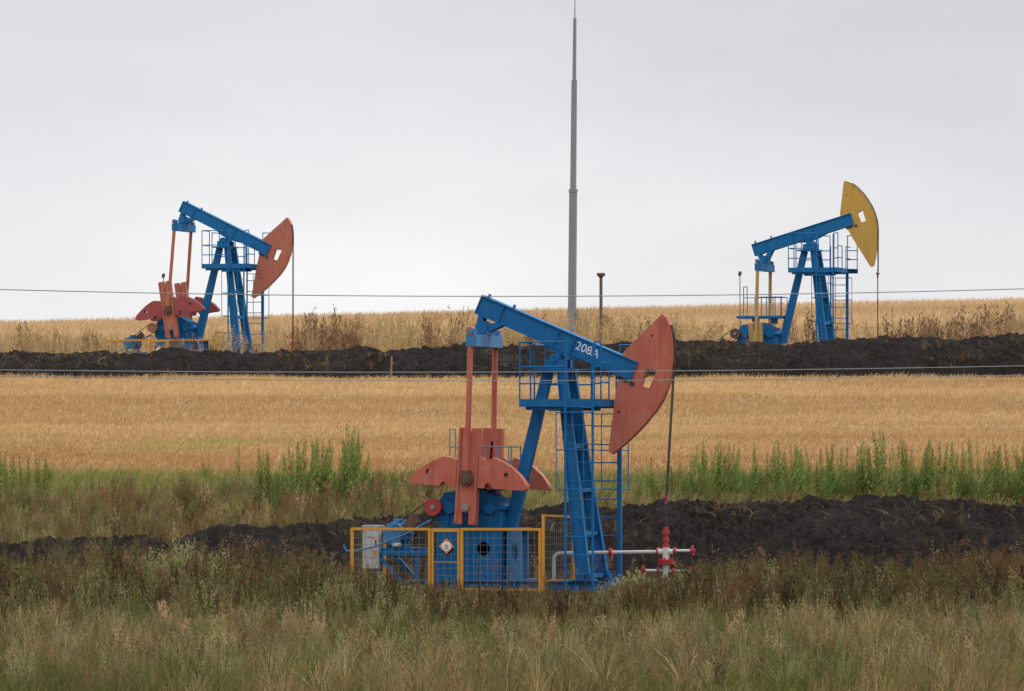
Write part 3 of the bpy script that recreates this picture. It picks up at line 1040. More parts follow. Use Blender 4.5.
def proto_leafy(h=1.5, narrow=1.0):
    """tall leafy weed with a dense upright spike"""
    P = Proto()
    lean = Vector((random.uniform(-.05, .05), random.uniform(-.05, .05), 0))
    def pt(t): return (lean * t * t + Vector((0, 0, t))) * h
    P.strip([pt(t) for t in (0, .3, .6, 1)], .022, .8)
    nl = 42
    for k in range(nl):
        t = .10 + .90 * (k / nl) ** .9
        L = np.interp(t, [.1, .35, .7, .9, 1], [.13, .15, .11, .08, .05]) * narrow * random.uniform(.7, 1.25)
        for j in range(3):
            q = k * 2.4 + j * 2.09 + random.uniform(-.4, .4)
            up = random.uniform(.15, .9)
            P.leaf(pt(t) + Vector((0, 0, random.uniform(-.02, .02))), (math.cos(q), math.sin(q), up), L, L * .34, random.choice((0, 0, .15, .35, .6)) if t > .3 else random.choice((.3, .7, 1)), random.uniform(.4, .9))
    for k in range(3):
        t0 = random.uniform(.2, .5); q = random.uniform(0, 6.28); L = random.uniform(.25, .42)
        c = Vector((math.cos(q) * .11, math.sin(q) * .11, 0))
        for j in range(20):
            u = j / 20
            p = pt(t0) + c * min(1, u * 2) + Vector((0, 0, L * u * h))
            a = j * 2.4
            P.leaf(p, (math.cos(a), math.sin(a), .6), .10 * (1.2 - u) * random.uniform(.7, 1.2), .03, random.choice((0, .1, .4)), .5)
    for k in range(26):
        P.fleck(pt(random.uniform(.82, 1.02)) + Vector((random.gauss(0, .018), random.gauss(0, .018), 0)), .016, random.choice((0, .2)))
    return P.done()


def proto_wormwood(h=.9, r=.35, stems=26):
    """bushy grey-green weed: many feathered stems from one root"""
    P = Proto()
    for s in range(stems):
        q = random.uniform(0, 6.28); sp = r * math.sqrt(random.uniform(0, 1)); hh = h * random.uniform(.65, 1.05) * (1 - .35 * (sp / r) ** 2)
        def pt(t): return Vector((math.cos(q) * sp * (t ** .8), math.sin(q) * sp * (t ** .8), hh * t - .10 * sp * t * t))
        P.strip([pt(t) for t in (0, .35, .7, 1)], .009, .9)
        for k in range(34):
            t = random.uniform(.15, 1.03); a = random.uniform(0, 6.28)
            L = random.uniform(.05, .12) * (1.2 - .6 * t)
            P.leaf(pt(t), (math.cos(a), math.sin(a), random.uniform(.5, 2.2)), L, L * .22, random.choice((0, 0, .2, .5)), .1)
    return P.done()


def scatter(protos, base, scale, colA, colB):
    """instances of prototypes baked into arrays"""
    Vs, Qs, Cs = [], [], []; off = 0
    pick = rng.integers(0, len(protos), len(base))
    for k, (v, q, w) in enumerate(protos):
        idx = np.nonzero(pick == k)[0]
        if not len(idx): continue
        m, n = len(idx), len(v)
        a = rng.uniform(0, 6.28, m); c, s = np.cos(a), np.sin(a)
        sx = scale[idx]
        V = np.empty((m, n, 3), np.float32)
        V[:, :, 0] = (c[:, None] * v[None, :, 0] - s[:, None] * v[None, :, 1]) * sx[:, None] + base[idx, 0:1]
        V[:, :, 1] = (s[:, None] * v[None, :, 0] + c[:, None] * v[None, :, 1]) * sx[:, None] + base[idx, 1:2]
        V[:, :, 2] = v[None, :, 2] * sx[:, None] + base[idx, 2:3]
        Qs.append((q[None] + (np.arange(m) * n)[:, None, None] + off).reshape(-1, 4)); off += m * n
        Cs.append((colA[idx][:, None, :] * (1 - w)[None, :, None] + colB[idx][:, None, :] * w[None, :, None]).reshape(-1, 3))
        Vs.append(V.reshape(-1, 3))
    return np.concatenate(Vs), np.concatenate(Qs), np.concatenate(Cs)


def join(parts):
    Vs, Qs, Cs = [], [], []; o = 0
    for v, q, c in parts:
        Vs.append(v); Qs.append(q + o); Cs.append(c); o += len(v)
    return np.concatenate(Vs), np.concatenate(Qs), np.concatenate(Cs)


def region(n, d0, d1, margin=3.5, power=1.0):
    d = d0 + (d1 - d0) * rng.uniform(0, 1, n) ** power
    x = rng.uniform(-1, 1, n) * (d * 512 / F + margin)
    return x, d


def pick_cols(n, cols, probs, var=.18):
    p = np.array(probs, float); p /= p.sum()
    c = np.array(cols)[rng.choice(len(cols), n, p=p)]
    return c * rng.uniform(1 - var, 1 + var, (n, 1)) * rng.uniform(.94, 1.06, (n, 3))


def patch_cols(x, d, A, B, s, seed, sharp=3.):
    f = np.clip((fbm(x * s, d * s * .6, 3, seed) - .5) * sharp * 2 + .5, 0, 1)[:, None]
    return A * (1 - f) + B * f


def pxof(x, d): return x / d * F + 512


TOP_PX = [-200, 0, 60, 110, 150, 190, 230, 280, 330, 352, 400, 440, 600, 640, 665, 700, 760, 800, 850, 900, 930, 960, 1000, 1024, 1200]
TOP_PY = [544, 541, 545, 541, 536, 534, 541, 550, 557, 568, 577, 587, 590, 582, 577, 566, 558, 556, 560, 563, 558, 551, 550, 552, 554]


def cap_h(x, d, z):
    top = np.interp(pxof(x, d), TOP_PX, TOP_PY)
    ztop = CAM_Z + (EYE - top) / F * d
    return np.maximum(ztop - z, .06)


NX, ND = NEAR.x, NEAR.y
cR, sR = math.cos(ROT), math.sin(ROT)


def local(x, d):
    dx, dy = x - NX, d - ND
    return dx * cR + dy * sR, -dx * sR + dy * cR


def off_pad(x, d, soft=.0):
    u, v = local(x, d)
    return ~((u > -3.55) & (u < 1.15) & (v > -1.0 - soft) & (v < 1.3))


# --- clump prototypes: several stems from one root
def proto_clump_dry(stems=11, r=.16, h=1.0):
    P = Proto()
    for s in range(stems):
        q = random.uniform(0, 6.28); sp = r * random.uniform(.2, 1.15); hh = h * random.uniform(.55, 1.06)
        c, s_ = math.cos(q), math.sin(q); k0 = random.uniform(.02, .07)
        def pt(t): return Vector((c * (k0 + sp * t ** 1.4), s_ * (k0 + sp * t ** 1.4), hh * t))
        P.strip([pt(t) for t in (0, .4, .75, 1)], .010, 0)
        for k in range(5):
            t = random.uniform(.4, .9); a = random.uniform(0, 6.28); L = random.uniform(.08, .2) * h
            e = pt(t) + Vector((math.cos(a) * L * .45, math.sin(a) * L * .45, L))
            P.strip([pt(t), e], .007, .4)
            for j in range(3):
                P.spike(pt(t).lerp(e, random.uniform(.5, 1.05)), random.uniform(.015, .04), 1)
        for k in range(7):
            P.spike(pt(random.uniform(.7, 1.02)) + Vector((random.gauss(0, .012), random.gauss(0, .012), 0)), random.uniform(.018, .042), 1)
        for k in range(4):
            t = random.uniform(.1, .6); a = random.uniform(0, 6.28)
            P.leaf(pt(t), (math.cos(a), math.sin(a), random.uniform(-.2, .8)), random.uniform(.05, .12), .014, .5, .6)
    return P.done()


def proto_clump_leafy(stems=9, r=.17, h=1.0):
    P = Proto()
    for s in range(stems):
        q = random.uniform(0, 6.28); sp = r * random.uniform(.2, 1.1); hh = h * random.uniform(.55, 1.05)
        c, s_ = math.cos(q), math.sin(q)
        def pt(t): return Vector((c * sp * t, s_ * sp * t, hh * t))
        P.strip([pt(t) for t in (0, .5, 1)], .010, 0)
        for k in range(22):
            t = random.uniform(.12, 1.0); a = random.uniform(0, 6.28); L = random.uniform(.05, .11) * (1.2 - .6 * t)
            P.leaf(pt(t), (math.cos(a), math.sin(a), random.uniform(.1, 1.3)), L, L * .28, random.choice((1, 1, .7, .3)), .35)
        for k in range(3):
            P.spike(pt(random.uniform(.9, 1.04)), .03, 0)
    return P.done()


def proto_tussock(n=34, h=1.0, r=.35):
    P = Proto()
    for s in range(n):
        q = random.uniform(0, 6.28); b = r * random.uniform(.1, 1.3); hh = h * random.uniform(.45, 1.05)
        c, s_ = math.cos(q), math.sin(q)
        P.strip([Vector((c * (.03 + b * t * t), s_ * (.03 + b * t * t), hh * (t - .22 * b * t * t))) for t in (0, .4, .75, 1)], .016, random.choice((0, 0, .5, 1)))
    return P.done()


def clump_colours(n, cols, probs, lo=.42, hi=1.5):
    c = np.array(cols)[rng.choice(len(cols), n, p=np.array(probs, float) / sum(probs))]
    return c * rng.uniform(lo, hi, (n, 1)) * rng.uniform(.93, 1.07, (n, 3))


dry_c = [proto_clump_dry(random.randint(7, 14), random.uniform(.10, .22)) for _ in range(9)]
leafy_c = [proto_clump_leafy(random.randint(6, 11), random.uniform(.12, .22)) for _ in range(7)]
tuss_c = [proto_tussock(random.randint(26, 40), 1.0, random.uniform(.3, .6)) for _ in range(7)]
worm_c = [proto_wormwood(1.0, random.uniform(.22, .36), random.randint(14, 22)) for _ in range(6)]
pan = [proto_panicle() for _ in range(6)]
forb = [proto_forb(random.randint(6, 11), random.randint(4, 7), 1.0, random.uniform(.08, .16)) for _ in range(8)]
forb_l = [proto_forb(random.randint(5, 8), 4, 1.0, .13, 26) for _ in range(5)]

def patchy(x, d):
    """where the meadow is lush (0) and where it is dry (1)"""
    return .65 * fbm(x * .55, d * .20, 3, 745) + .35 * fbm(x * 1.5, d * .5, 2, 751)


# --- foreground grass
n = 130000
x, d = region(n, 58, 119.6, 3.2, .85)
keep = off_pad(x, d)
dens = .35 + .65 * sstep(.3, .6, fbm(x * .5, d * .25, 3, 90))
keep &= rng.uniform(0, 1, n) < dens
x, d = x[keep], d[keep]; z = terrain(x, d); n = len(x)
h = (.12 + .30 * rng.uniform(0, 1, n) ** 1.3) * (.5 + 1.0 * fbm(x * .5, d * .22, 3, 41))
h = np.minimum(h, cap_h(x, d, z) * rng.uniform(.55, 1.05, n))
g = patchy(x, d)
col = pick_cols(n, [DRY, OLIVE, GREEN, BROWN, STRAW], [.30, .30, .10, .19, .11])
gw = (sstep(.50, .42, g) * .85)[:, None]; col = col * (1 - gw) + (np.array((.075, .115, .030)))[None] * gw * rng.uniform(.6, 1.4, (n, 1))
bw = (sstep(.52, .60, g) * .7)[:, None]; col = col * (1 - bw) + (DRY * 1.0)[None] * bw * rng.uniform(.7, 1.2, (n, 1))
col = col * (.78 - .40 * sstep(98, 108, d)[:, None])
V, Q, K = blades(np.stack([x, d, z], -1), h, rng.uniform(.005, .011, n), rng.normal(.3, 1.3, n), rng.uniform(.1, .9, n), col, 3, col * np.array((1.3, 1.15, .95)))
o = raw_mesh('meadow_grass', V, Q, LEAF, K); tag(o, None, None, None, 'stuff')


def clumps(n, d0, d1, protos, hlo, hhi, cols_a, pa, cols_b, pb, seed, thr, power=.85, dark=.7, capr=(.6, 1.14), soft=.12, s=(.45, .25), wet=0):
    x, d = region(n, d0, d1, 3.2, power)
    f = fbm(x * s[0], d * s[1], 3, seed)
    if wet: f = patchy(x, d) if wet < 0 else 1 - patchy(x, d)
    keep = off_pad(x, d, soft) & (rng.uniform(0, 1, n) < .06 + .94 * sstep(thr - .09, thr + .07, f))
    x, d = x[keep], d[keep]; m_ = len(x); z = terrain(x, d)
    hh = rng.uniform(hlo, hhi, m_) * (.72 + .56 * fbm(x * .9, d * .5, 2, seed + 5))
    hh = np.minimum(hh, cap_h(x, d, z) * rng.uniform(capr[0], capr[1], m_))
    if protos is dry_c and d0 > 90:      # the brown weeds thin out towards the left
        kk = rng.uniform(0, 1, m_) < .6 + .4 * sstep(-3.5, 1.5, x); x, d, z, hh = x[kk], d[kk], z[kk], hh[kk]; m_ = len(x)
    if protos is worm_c and d0 > 90:
        kk = rng.uniform(0, 1, m_) < 1 - .6 * sstep(-2.5, 1.5, x); x, d, z, hh = x[kk], d[kk], z[kk], hh[kk]; m_ = len(x)
    ca = clump_colours(m_, cols_a, pa) * dark; cb = clump_colours(m_, cols_b, pb) * dark
    return scatter(protos, np.stack([x, d, z], -1), hh, ca, cb)


parts = [
    clumps(2900, 97, 118.4, dry_c, .5, 1.0, [BROWN, DKBR, RUSTB, OLIVE], [.35, .3, .15, .2], [BROWN, RUSTB, DRY, DKBR, OLIVE, WORM], [.30, .10, .20, .10, .18, .12], 23, .47, dark=.60, wet=-1),
    clumps(2500, 97, 118.4, leafy_c, .4, .85, [OLIVE, DKBR], [.6, .4], [OLIVE, GREEN, BROWN], [.45, .35, .2], 29, .47, dark=.42, wet=1),
    clumps(1700, 97, 117.4, worm_c, .45, .95, [WORM, WORM * .7 + OLIVE * .3], [.5, .5], [DKBR, OLIVE], [.3, .7], 37, .52, dark=.82),
    clumps(3200, 66, 99, tuss_c, .25, .62, [DRY, OLIVE, GREEN, STRAW, BROWN], [.24, .32, .14, .12, .18], [OLIVE, DRY, GREEN], [.42, .25, .33], 45, .47, .9, dark=.95, wet=-1),
    clumps(1700, 68, 99, leafy_c, .22, .48, [GREEN, OLIVE], [.5, .5], [np.array((.11, .18, .04)), np.array((.14, .19, .05)), OLIVE], [.4, .3, .3], 61, .49, .9, dark=.80, wet=1),
    clumps(900, 68, 99, dry_c, .25, .6, [BROWN, DRY], [.5, .5], [DRY, BROWN, STRAW], [.4, .35, .25], 67, .48, .9, dark=1.0, wet=-1),
    clumps(650, 72, 99, worm_c, .3, .6, [WORM, WORM * .6 + STRAW * .4], [.6, .4], [OLIVE, DRY], [.5, .5], 73, .50, .9, dark=1.0),
]
V, Q, K = join(parts)
o = raw_mesh('meadow_weeds', V, Q, LEAF, K); tag(o, None, None, None, 'stuff')

parts = []
n = 4200
x, d = region(n, 62, 118, 3.2, .9); keep = off_pad(x, d, .1); x, d = x[keep], d[keep]; n = len(x); z = terrain(x, d)
h = rng.uniform(.35, .75, n) * (.7 + .6 * fbm(x * .3, d * .2, 2, 17)); h = np.minimum(h, cap_h(x, d, z) * rng.uniform(.7, 1.25, n))
cb = pick_cols(n, [STRAW, DRY, BROWN, WORM], [.25, .35, .3, .1]) * .68
parts.append(scatter(pan, np.stack([x, d, z], -1), h, cb * .75, cb))
# lanky single stalks that stand above the rest, a few of them before the fence
n = 520
x, d = region(n, 100, 118.3, 3.2, .6); keep = off_pad(x, d, .1); x, d = x[keep], d[keep]; n = len(x); z = terrain(x, d)
h = np.minimum(rng.uniform(.7, 1.15, n), cap_h(x, d, z) * rng.uniform(1.0, 1.28, n))
ca = pick_cols(n, [BROWN, DKBR, RUSTB], [.5, .3, .2]) * .75; cb = pick_cols(n, [BROWN, RUSTB, DRY, OLIVE], [.4, .25, .2, .15]) * .75
parts.append(scatter(forb, np.stack([x, d, z], -1), h, ca, cb))
px_s = np.concatenate([rng.uniform(470, 548, 26), rng.uniform(352, 470, 16), rng.uniform(548, 660, 18)]); n = len(px_s)
d = rng.uniform(116.6, 118.2, n); x = (px_s - 512) / F * d; z = terrain(x, d)
h = rng.uniform(.25, .72, n)
cb = pick_cols(n, [BROWN, RUSTB, DRY], [.4, .3, .3]) * .85
parts.append(scatter(forb, np.stack([x, d, z], -1), h, cb * .8, cb))
n = 620
x = rng.uniform(-14, -3.6, n); d = rng.uniform(119, 129.2, n)
keep = rng.uniform(0, 1, n) < (.25 + .75 * sstep(.40, .58, fbm(x * .7, d * .4, 3, 611))) * (1 - .8 * sstep(-7.5, -4.2, x) * sstep(123, 125, d)); x, d = x[keep], d[keep]; n = len(x)
z = np.where(d > 125.4, bank_z(x, d, 129.0, 2.7, 3.4, NB_PX, NB_PY, 31, .42), terrain(x, d)) - .02
h = np.minimum(rng.uniform(.25, .75, n), np.maximum(CAM_Z + (EYE - 531) / F * d - z, .15) * rng.uniform(.55, 1.05, n))
ca = clump_colours(n, [OLIVE, BROWN, DKBR, WORM * .8], [.35, .3, .15, .2], .6, 1.3) * .72
parts.append(scatter(dry_c + leafy_c + tuss_c, np.stack([x, d, z], -1), h, ca, ca * 1.1))
# low growth on the pad inside and round the fence
n = 900
x, d = region(n, 118.2, 125.5, 1.5); u, v = local(x, d); z = terrain(x, d)
h = np.where((u > -3.6) & (u < 1.4) & (np.abs(v) < 1.3), rng.uniform(.06, .2, n), rng.uniform(.12, .38, n))
ca = clump_colours(n, [OLIVE, BROWN, DRY], [.4, .4, .2]) * .6
parts.append(scatter(tuss_c + dry_c, np.stack([x, d, z], -1), h, ca, ca * 1.1))
V, Q, K = join(parts)
o = raw_mesh('dry_stalks', V, Q, LEAF, K); tag(o, None, None, None, 'stuff')


# --- grey-green bushes, each its own thing
def bush_mesh(h, r, stems, cA, cB):
    v, q, w = proto_wormwood(h, r, stems)
    col = (cA[None] * (1 - w)[:, None] + cB[None] * w[:, None])
    col = col * np.repeat(rng.uniform(.75, 1.25, (len(v) // 4 + 1, 1)), 4, 0)[:len(v)]
    return v, q, col


BUSH = [
    ('tall grey-green wormwood bush, largest of the clump left of the yellow fence', 186, 538, 112, 1.0, .66, 80, WORM),
    ('grey-green wormwood bush on the left edge of the big clump left of the fence', 150, 547, 111, .9, .55, 60, WORM * .85),
    ('pale wormwood bush at the right edge of the big clump left of the fence', 217, 552, 110, .8, .5, 50, WORM),
    ('dark green bush below the clump of wormwood left of the fence', 116, 560, 108, .7, .55, 56, OLIVE * .9),
    ('low pale feathery bush in the grass below the large wormwood clump', 235, 608, 96, .6, .6, 60, STRAW * .62 + WORM * .3),
    ('grey-green wormwood bush just in front of the mast feet', 580, 607, 105, .45, .32, 34, WORM),
    ('low grey-green bush in front of the near wellhead', 634, 570, 113.5, .4, .4, 34, WORM * .85),
    ('rounded olive bush at the far right end of the weed strip', 985, 553, 112, .95, .6, 70, OLIVE * .9 + BROWN * .3),
    ('pale wormwood bush low in the grass at bottom right', 940, 622, 97, .55, .45, 44, WORM * .9),
    ('upright pale wormwood sprig at the right edge of the meadow', 988, 604, 99, .6, .3, 30, WORM),
    ('small wormwood bush in the meadow below the wellhead', 700, 608, 101, .4, .4, 34, WORM * .9),
    ('grey-green bush in the brown weeds right of the wellhead', 797, 578, 110, .6, .4, 36, WORM * .7 + GREEN * .3),
    ('green leafy bush in front of the control cabinet end of the fence', 372, 582, 114, .5, .5, 44, OLIVE),
    ('pale sage bush in the middle of the bottom grass strip', 455, 622, 95, .5, .45, 40, WORM * .9),
    ('low sage bush near the lower left corner of the meadow', 60, 640, 89, .45, .5, 40, WORM * .75 + OLIVE * .25),
    ('leafy green clump in the bottom grass left of the middle', 335, 648, 86, .38, .5, 44, GREEN * 1.2),
    ('leafy green clump in the bottom grass below the wellhead', 690, 655, 85, .36, .5, 44, GREEN * 1.1 + OLIVE * .2),
    ('dark olive bush just left of the fence corner post', 332, 562, 113, .7, .5, 50, OLIVE * .8),
    ('grey-green bush between the big clump and the fence corner', 278, 560, 112, .75, .5, 50, WORM * .6 + OLIVE * .4),
    ('dark green bush among the right hand weeds', 905, 590, 107, .6, .5, 50, OLIVE * .7),
    ('pale upright sage bush at the bottom right corner', 1008, 628, 95, .6, .4, 40, WORM * .85),
    ('wispy olive bush in the brown weeds at the far left', 45, 566, 111, .7, .5, 44, OLIVE * .8 + WORM * .2),
]
for lab, px, py, dd, h, r, stt, cA in BUSH:
    v, q, col = bush_mesh(h, r, int(stt * 2.1), np.asarray(cA) * 1.28, OLIVE * .6)
    o = raw_mesh('wormwood_bush', v, q, LEAF, col)
    p = at(px, py, dd); p.z = float(terrain(p.x, p.y)) - .02
    top = at(px, py, dd).z - p.z
    o.location = p; s_ = max(.3, top) / h; o.scale = (max(.7, min(1.2, s_)), max(.7, min(1.2, s_)), s_)
    tag(o, lab, 'bush', 'grey-green bushes in the meadow')

# --- slope behind the near bank: grass, weeds
n = 80000
x, d = region(n, 130.6, 146.5, 3.5); f = fbm(x * .3, d * .3, 3, 8)
z = terrain(x, d)
keep = (d > 132.3) | (x < -4.5) & (d > 131); x, d, z, f = x[keep], d[keep], z[keep], f[keep]; n = len(x)
h = rng.uniform(.18, .5, n) * (.6 + .8 * f)
h = h * (1 - .45 * sstep(143, 146.5, d))
col = pick_cols(n, [OLIVE, GREEN, DRY, YEL * .75, BROWN], [.36, .16, .28, .1, .1])
gw = sstep(.44, .60, fbm(x * .22, d * .35, 3, 12))[:, None] * .65 * sstep(135, 140, d)[:, None]
col = col * (1 - gw) + (np.array((.20, .22, .055)))[None] * gw * rng.uniform(.7, 1.3, (n, 1))
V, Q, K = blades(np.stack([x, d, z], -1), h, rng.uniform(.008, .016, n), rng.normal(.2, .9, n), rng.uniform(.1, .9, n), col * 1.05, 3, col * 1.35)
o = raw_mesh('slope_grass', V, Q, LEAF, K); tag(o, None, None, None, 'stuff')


def slope_clumps(n, d0, d1, protos, hlo, hhi, A, pa, B, pb, seed, thr, left=0., dark=1.05):
    x, d = region(n, d0, d1, 3.5); z = terrain(x, d)
    f = fbm(x * .4, d * .35, 3, seed)
    keep = ((d > 132.6) | (x < -3.5)) & (rng.uniform(0, 1, n) < .08 + .92 * sstep(thr - .08, thr + .08, f))
    lf = sstep(2.5, -3.5, x)
    keep &= rng.uniform(0, 1, n) < (1 - left) + left * lf
    x, d, z, lf = x[keep], d[keep], z[keep], lf[keep]; n = len(x)
    hh = rng.uniform(hlo, hhi, n) * (.6 + .4 * lf)
    return scatter(protos, np.stack([x, d, z], -1), hh, clump_colours(n, A, pa) * dark, clump_colours(n, B, pb) * dark)


parts = [
    slope_clumps(1700, 130.3, 140, dry_c, .4, .8, [BROWN, DKBR, OLIVE], [.4, .2, .4], [BROWN, DRY, OLIVE, RUSTB], [.3, .35, .2, .15], 301, .45, .5),
    slope_clumps(1000, 130.3, 141, worm_c, .4, .75, [WORM, WORM * .6 + STRAW * .3], [.5, .5], [OLIVE, BROWN], [.5, .5], 311, .50, .4),
    slope_clumps(800, 130.5, 141, leafy_c, .35, .7, [OLIVE, DKBR], [.7, .3], [OLIVE, GREEN, YEL * .6], [.5, .3, .2], 317, .50, .3),
    slope_clumps(1300, 133, 144.5, tuss_c, .3, .6, [OLIVE, DRY, YEL * .7], [.5, .3, .2], [OLIVE, GREEN, STRAW], [.4, .35, .25], 321, .45, .0),
]
n = 700
x, d = region(n, 132.2, 136.2, 3.5); keep = x > .5; x, d = x[keep], d[keep]; n = len(x); z = terrain(x, d)
ca = clump_colours(n, [YEL * .8, STRAW * .8, OLIVE, WORM], [.25, .3, .25, .2], .7, 1.25)
parts.append(scatter(tuss_c + pan, np.stack([x, d, z], -1), rng.uniform(.2, .48, n), ca, ca * .9))
n = 1000
x, d = region(n, 136.2, 142.5, 3.5); px = pxof(x, d)
keep = (px > 600) | ((px > 245) & (px < 372) & (d > 135) & (rng.uniform(0, 1, n) < .55))
x, d, px = x[keep], d[keep], px[keep]; n = len(x); z = terrain(x, d)
tpx = np.interp(px, [250, 300, 360, 600, 660, 700, 1100], [474, 464, 464, 482, 471, 466, 463])
h = np.clip((CAM_Z + (EYE - tpx) / F * d - z) * rng.uniform(.5, 1.1, n), .25, 1.6)
G1 = HEMP * 1.3 + YEL * .1
parts.append(scatter(leafy_c + worm_c, np.stack([x, d, z], -1), h, clump_colours(n, [G1, HEMP, OLIVE], [.4, .35, .25], .7, 1.35), clump_colours(n, [G1, HEMP, YEL * .8, OLIVE], [.35, .25, .2, .2], .7, 1.35)))
V, Q, K = join(parts)
o = raw_mesh('slope_weeds', V, Q, LEAF, K); tag(o, None, None, None, 'stuff')

# --- tall leafy weeds, single plants
hm = []
for k in range(6):
    v, q, w = proto_leafy(1.5, random.uniform(.8, 1.15))
    cA = (HEMP + YEL * .06) * random.choice((.8, 1.0, 1.2, 1.45)) + OLIVE * random.choice((0, .15, .3)); cB = YEL * .72 + OLIVE * .4
    col = (cA[None] * (1 - w)[:, None] + cB[None] * w[:, None]) * rng.uniform(.8, 1.2, (len(v), 1))
    o = raw_mesh('tall_weed', v, q, LEAF, col); hm.append(o.data); bpy.data.objects.remove(o)


def tall_weed(px, pytop, d, label, group, rnd=.05):
    x = (px - 512) / F * d
    z = float(terrain(x, d))
    h = CAM_Z + (EYE - pytop) / F * d - z
    if h < .3: return
    o = bpy.data.objects.new('tall_weed', random.choice(hm)); C.objects.link(o)
    o.location = (x, d, z - .02); s_ = h / 1.5
    wv = random.uniform(.6, .95) * (s_ * .6 + .4)
    o.scale = (wv, wv, s_); o.rotation_euler = (random.gauss(0, rnd * 1.6), random.gauss(0, rnd * 1.6), random.uniform(0, 6.28))
    tag(o, label, 'weed', group)


RW_PX = [600, 640, 680, 700, 740, 780, 820, 860, 880, 900, 930, 960, 975, 990, 1024, 1060, 1110]
RW_PY = [466, 450, 444, 437, 441, 437, 435, 432, 426, 436, 431, 437, 428, 436, 433, 432, 438]
for k in range(210):
    px = 632 + (1085 - 632) * random.random() ** .92
    d = random.uniform(136.4, 141.5)
    top = np.interp(px, RW_PX, RW_PY) + abs(random.gauss(0, 9)) + (6 if random.random() < .5 else 0) + max(0, (139 - d)) * 3.2 + (10 if random.random() < .35 else 0)
    tall_weed(px, top, d, 'green leafy weed in the long dense row between wheat field and soil bank at right', 'tall green weeds in the long row at right')
for k in range(52):
    px = random.choice((random.uniform(285, 362), random.uniform(252, 362), random.uniform(252, 330), random.gauss(352, 4)))
    d = random.uniform(136, 142)
    best = np.interp(px, [250, 264, 280, 302, 313, 330, 345, 355, 362], [452, 446, 452, 436, 432, 440, 440, 424, 450])
    tall_weed(px, best + abs(random.gauss(0, 8)), d, 'green leafy weed in the spiky cluster left of the near pumpjack, by the wheat edge', 'tall green weeds in the left cluster')
tall_weed(355.5, 421, 139, 'tallest pointed green weed at the right end of the cluster left of the near pumpjack', None)
tall_weed(239, 442, 142, 'lone slender green weed left of the spiky cluster, against the wheat', None, .01)
for k in range(22):
    px = random.uniform(-40, 84); d = random.uniform(138, 143)
    tall_weed(px, 454 + abs(random.gauss(0, 6)), d, 'green leafy weed in the sparse group along the wheat edge at far left', 'tall green weeds at far left')
for k in range(8):
    px = random.uniform(384, 470); d = random.uniform(139, 143)
    tall_weed(px, 468 + abs(random.gauss(0, 5)), d, 'short green weed beside the salmon red counterweight, below the wheat', 'short green weeds by the counterweight')

# --- wheat
n = 230000
x, d = region(n, 144.2, 191, 3.8, 1.1)
keep = rng.uniform(0, 1, n) < sstep(143.8, 147.5, d + (fbm(x * .4, x * 0, 3, 3) - .5) * 3) ; x, d = x[keep], d[keep]; n = len(x); z = terrain(x, d)
band = fbm(x * .045, d * .75, 4, 51); fine = fbm(x * .8, d * .5, 3, 57)
h = rng.uniform(.07, .22, n) * (.55 + .9 * fine)
col = WHEAT[None] * (.66 + .62 * band[:, None]) * (.86 + .28 * fine[:, None]) * rng.uniform(.84, 1.16, (n, 1)) * rng.uniform(.95, 1.05, (n, 3))
rd = (sstep(.42, .62, fbm(x * .07 + 9, d * .22, 3, 66)) * .6)[:, None]
col = col * (1 - rd) + np.array((.40, .245, .115))[None] * rd * rng.uniform(.8, 1.2, (n, 1))
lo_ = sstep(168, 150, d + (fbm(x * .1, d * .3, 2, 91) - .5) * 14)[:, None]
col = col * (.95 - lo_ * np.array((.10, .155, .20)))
gp = np.exp(-((x + 7.2) / 1.9) ** 2 - ((d - 158.5) / 1.0) ** 2)[:, None] * .8
gp = np.maximum(gp, (sstep(.66, .78, fbm(x * .25, d * .35, 3, 71)) * .35 * sstep(172, 150, d))[:, None])
col = col * (1 - gp) + np.array((.30, .34, .085))[None] * gp
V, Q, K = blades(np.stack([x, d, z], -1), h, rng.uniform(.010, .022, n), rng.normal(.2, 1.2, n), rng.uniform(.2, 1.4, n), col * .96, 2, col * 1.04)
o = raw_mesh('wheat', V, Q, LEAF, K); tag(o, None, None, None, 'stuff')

n = 120000
x, d = region(n, 205, 352, 7, 1.0); z = terrain(x, d)
band = fbm(x * .04, d * .12, 4, 151)
h = rng.uniform(.2, .5, n)
col = (WHEAT * np.array((.96, 1.0, 1.14)))[None] * (.72 + .6 * band[:, None]) * rng.uniform(.8, 1.2, (n, 1))
V, Q, K = blades(np.stack([x, d, z], -1), h, rng.uniform(.02, .045, n), rng.normal(.2, 1.2, n), rng.uniform(.1, .7, n), col * .9, 2, col * 1.1)
o = raw_mesh('hilltop_wheat', V, Q, LEAF, K); tag(o, None, None, None, 'stuff')

# --- dry weeds beyond the far bank
forb_t = [proto_forb(random.randint(9, 14), random.randint(5, 9), 1.0, random.uniform(.1, .17), 6) for _ in range(8)]
parts = []
n = 5200
x, d = region(n, 196.8, 224, 5)
px = pxof(x, d)
dn = np.interp(px, [-100, 0, 100, 135, 215, 260, 300, 360, 560, 600, 700, 735, 850, 880, 900, 940, 1000, 1150], [1, .9, .8, .3, .5, .9, 1, 1, 1, 1, 1, .6, .55, .35, .5, .8, .9, 1])
dn = dn * (.35 + .9 * sstep(.35, .62, fbm(x * .45, d * .25, 3, 201)))
keep = rng.uniform(0, 1, n) < dn
for p_ in (LEFT, RIGHT):
    u = (x - p_.x) * cR + (d - p_.y) * sR; v = -(x - p_.x) * sR + (d - p_.y) * cR
    keep &= ~((u > -3.8) & (u < 2.6) & (np.abs(v) < 1.5))
x, d = x[keep], d[keep]; n = len(x); z = terrain(x, d); px = pxof(x, d)
